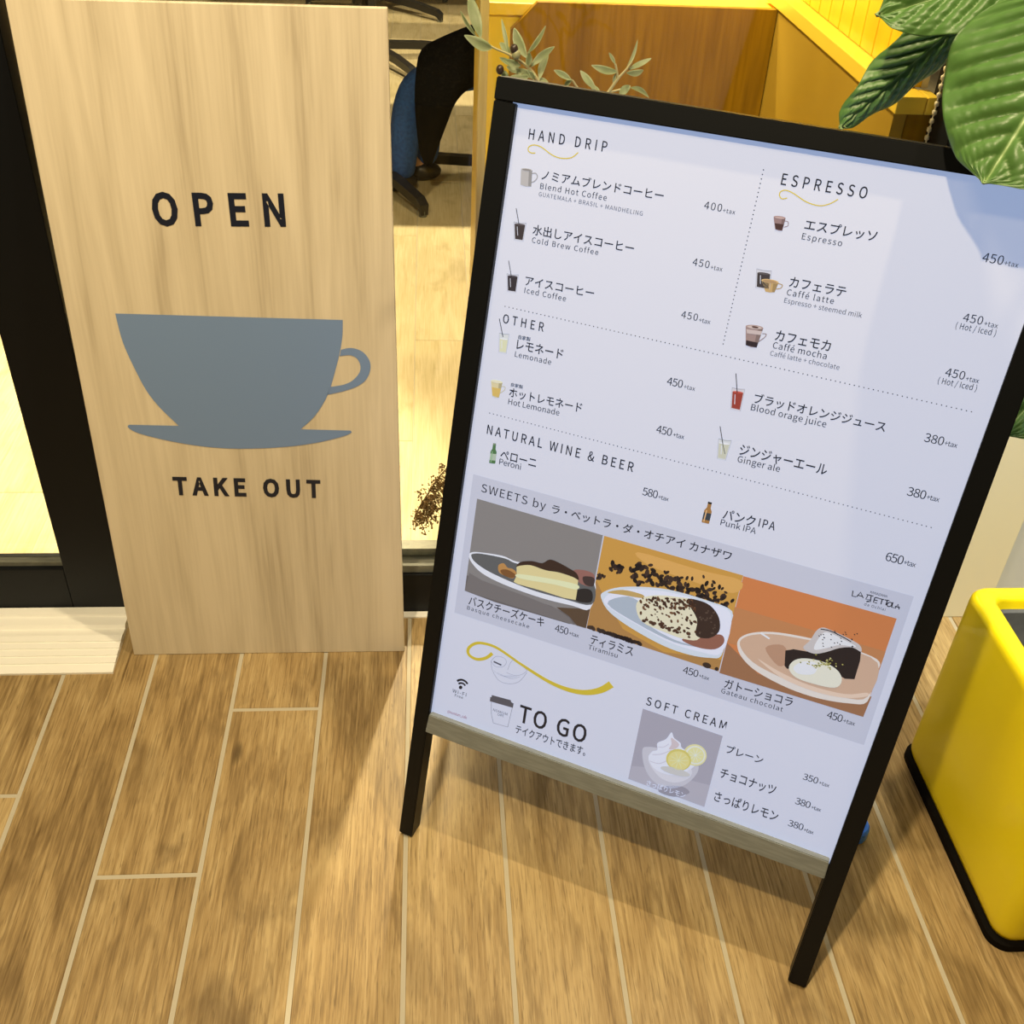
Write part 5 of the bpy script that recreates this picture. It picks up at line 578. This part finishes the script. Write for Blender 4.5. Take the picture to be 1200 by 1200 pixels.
skin_mesh('body', [hip, (.37, 3.77, .72), (.36, 3.77, .95), (.34, 3.76, 1.06), (.32, 3.75, 1.16), (.30, 3.74, 1.26), (.36, 3.61, .97), (.26, 3.58, .74), (.10, 3.60, .66), (.36, 3.93, .97), (.26, 3.95, .74), (.12, 3.90, .66), (.18, 3.70, .42), (-.045, 3.71, .37), (-.085, 3.715, .14), (-.11, 3.71, .05), (.18, 3.84, .46), (.02, 3.83, .42), (.0, 3.82, .10), (-.06, 3.81, .05)],
          [(0, 1), (1, 2), (2, 3), (3, 4), (4, 5), (2, 6), (6, 7), (7, 8), (2, 9), (9, 10), (10, 11), (0, 12), (12, 13), (13, 14), (14, 15), (0, 16), (16, 17), (17, 18), (18, 19)],
          [.10, .11, .11, .055, .075, .085, .04, .03, .028, .04, .03, .028, .04, .03, .025, .025, .04, .03, .025, .025], M_skin, per)
def cl(o_, n): o_['label'] = n; return o_
cl(skin_mesh('coat', [hip, (.37, 3.77, .72), (.36, 3.77, .95), (.35, 3.765, 1.02), (.36, 3.60, .97), (.26, 3.57, .74), (.13, 3.595, .67), (.36, 3.94, .97), (.26, 3.96, .74), (.15, 3.91, .67)], [(0, 1), (1, 2), (2, 3), (2, 4), (4, 5), (5, 6), (2, 7), (7, 8), (8, 9)], [.155, .145, .145, .075, .062, .052, .042, .062, .052, .042], M_cloth, per), 'black coat')
cl(skin_mesh('trousers', [hip, (.18, 3.70, .42), (-.045, 3.71, .37), (-.07, 3.71, .29), (-.085, 3.715, .15), (-.094, 3.715, .04), (.18, 3.84, .46), (.02, 3.83, .42), (-.01, 3.82, .05)], [(0, 1), (1, 2), (2, 3), (3, 4), (4, 5), (0, 6), (6, 7), (7, 8)], [.135, .07, .055, .056, .054, .048, .07, .06, .045], M_blue_reflection, per), 'blue reflection painted on jeans')
bm = bmesh.new(); LFT, RGT = DATA['COAT']; rings = []
Lp, Rp = smooth_path(LFT, 3), smooth_path(RGT, 3)
for i, (a, b2) in enumerate(zip(Lp, Rp)):
    c_ = (a + b2) / 2; h = (b2 - a) / 2; th = .05 * (1 - .6 * i / len(Lp)); rings.append([c_ + h * math.cos(k * math.pi / 8) + Vector((0, th * math.sin(k * math.pi / 8), 0)) * (1 + .2 * math.sin(k * 2.3 + i * .4)) for k in range(16)])
loft(bm, rings); cl(mesh_obj('coat_flap', bm, M_cloth, per, smooth=True), 'black coat hem hanging over the knee').matrix_parent_inverse = per.matrix_basis.inverted()
for x, y in ((-.115, 3.71), (-.03, 3.82)):
    bm = bmesh.new(); ball(bm, (x, y, .034), .04, 3, (1.9, .95, .9))
    for v in bm.verts: v.co.z = max(v.co.z, 0.0)
    mesh_obj('shoe', bm, M_blackmetal, per, smooth=True).matrix_parent_inverse = per.matrix_basis.inverted()
bm = bmesh.new(); ball(bm, (.315, 3.75, 1.225), .105, 3, (1, .9, 1.15)); bmesh.ops.bisect_plane(bm, geom=bm.verts[:] + bm.edges[:] + bm.faces[:], plane_co=(.28, 3.75, 1.19), plane_no=(1, 0, .6), clear_inner=True); mesh_obj('hair', bm, M_cloth, per, smooth=True).matrix_parent_inverse = per.matrix_basis.inverted()
def face_bit(name, c, r, sc, m):
    b_ = bmesh.new(); ball(b_, c, r, 2, sc); mesh_obj(name, b_, m, per, smooth=True).matrix_parent_inverse = per.matrix_basis.inverted()
for dy in (-.032, .032): face_bit('eye', (.232, 3.745 + dy, 1.215), .011, (.6, 1, .7), M_black)
face_bit('nose', (.222, 3.745, 1.19), .014, (1.1, .8, 1.5), M_skin); face_bit('mouth', (.232, 3.745, 1.155), .018, (.4, 1.2, .3), M_darkwood)
st = thing('stool', 'dark wooden stool under the seated person behind the glass', 'stool', (.37, 3.77, 0))
def sp(name, bm):
    o_ = mesh_obj(name, bm, M_darkwood, st); o_.matrix_parent_inverse = st.matrix_basis.inverted()
sp('seat', bx((.19, 3.59, .37), (.56, 3.95, .40), .006))
for dx in (.21, .52):
    for dy in (3.61, 3.92): sp('leg', bx((dx, dy, 0), (dx + .03, dy + .03, .37), .003))
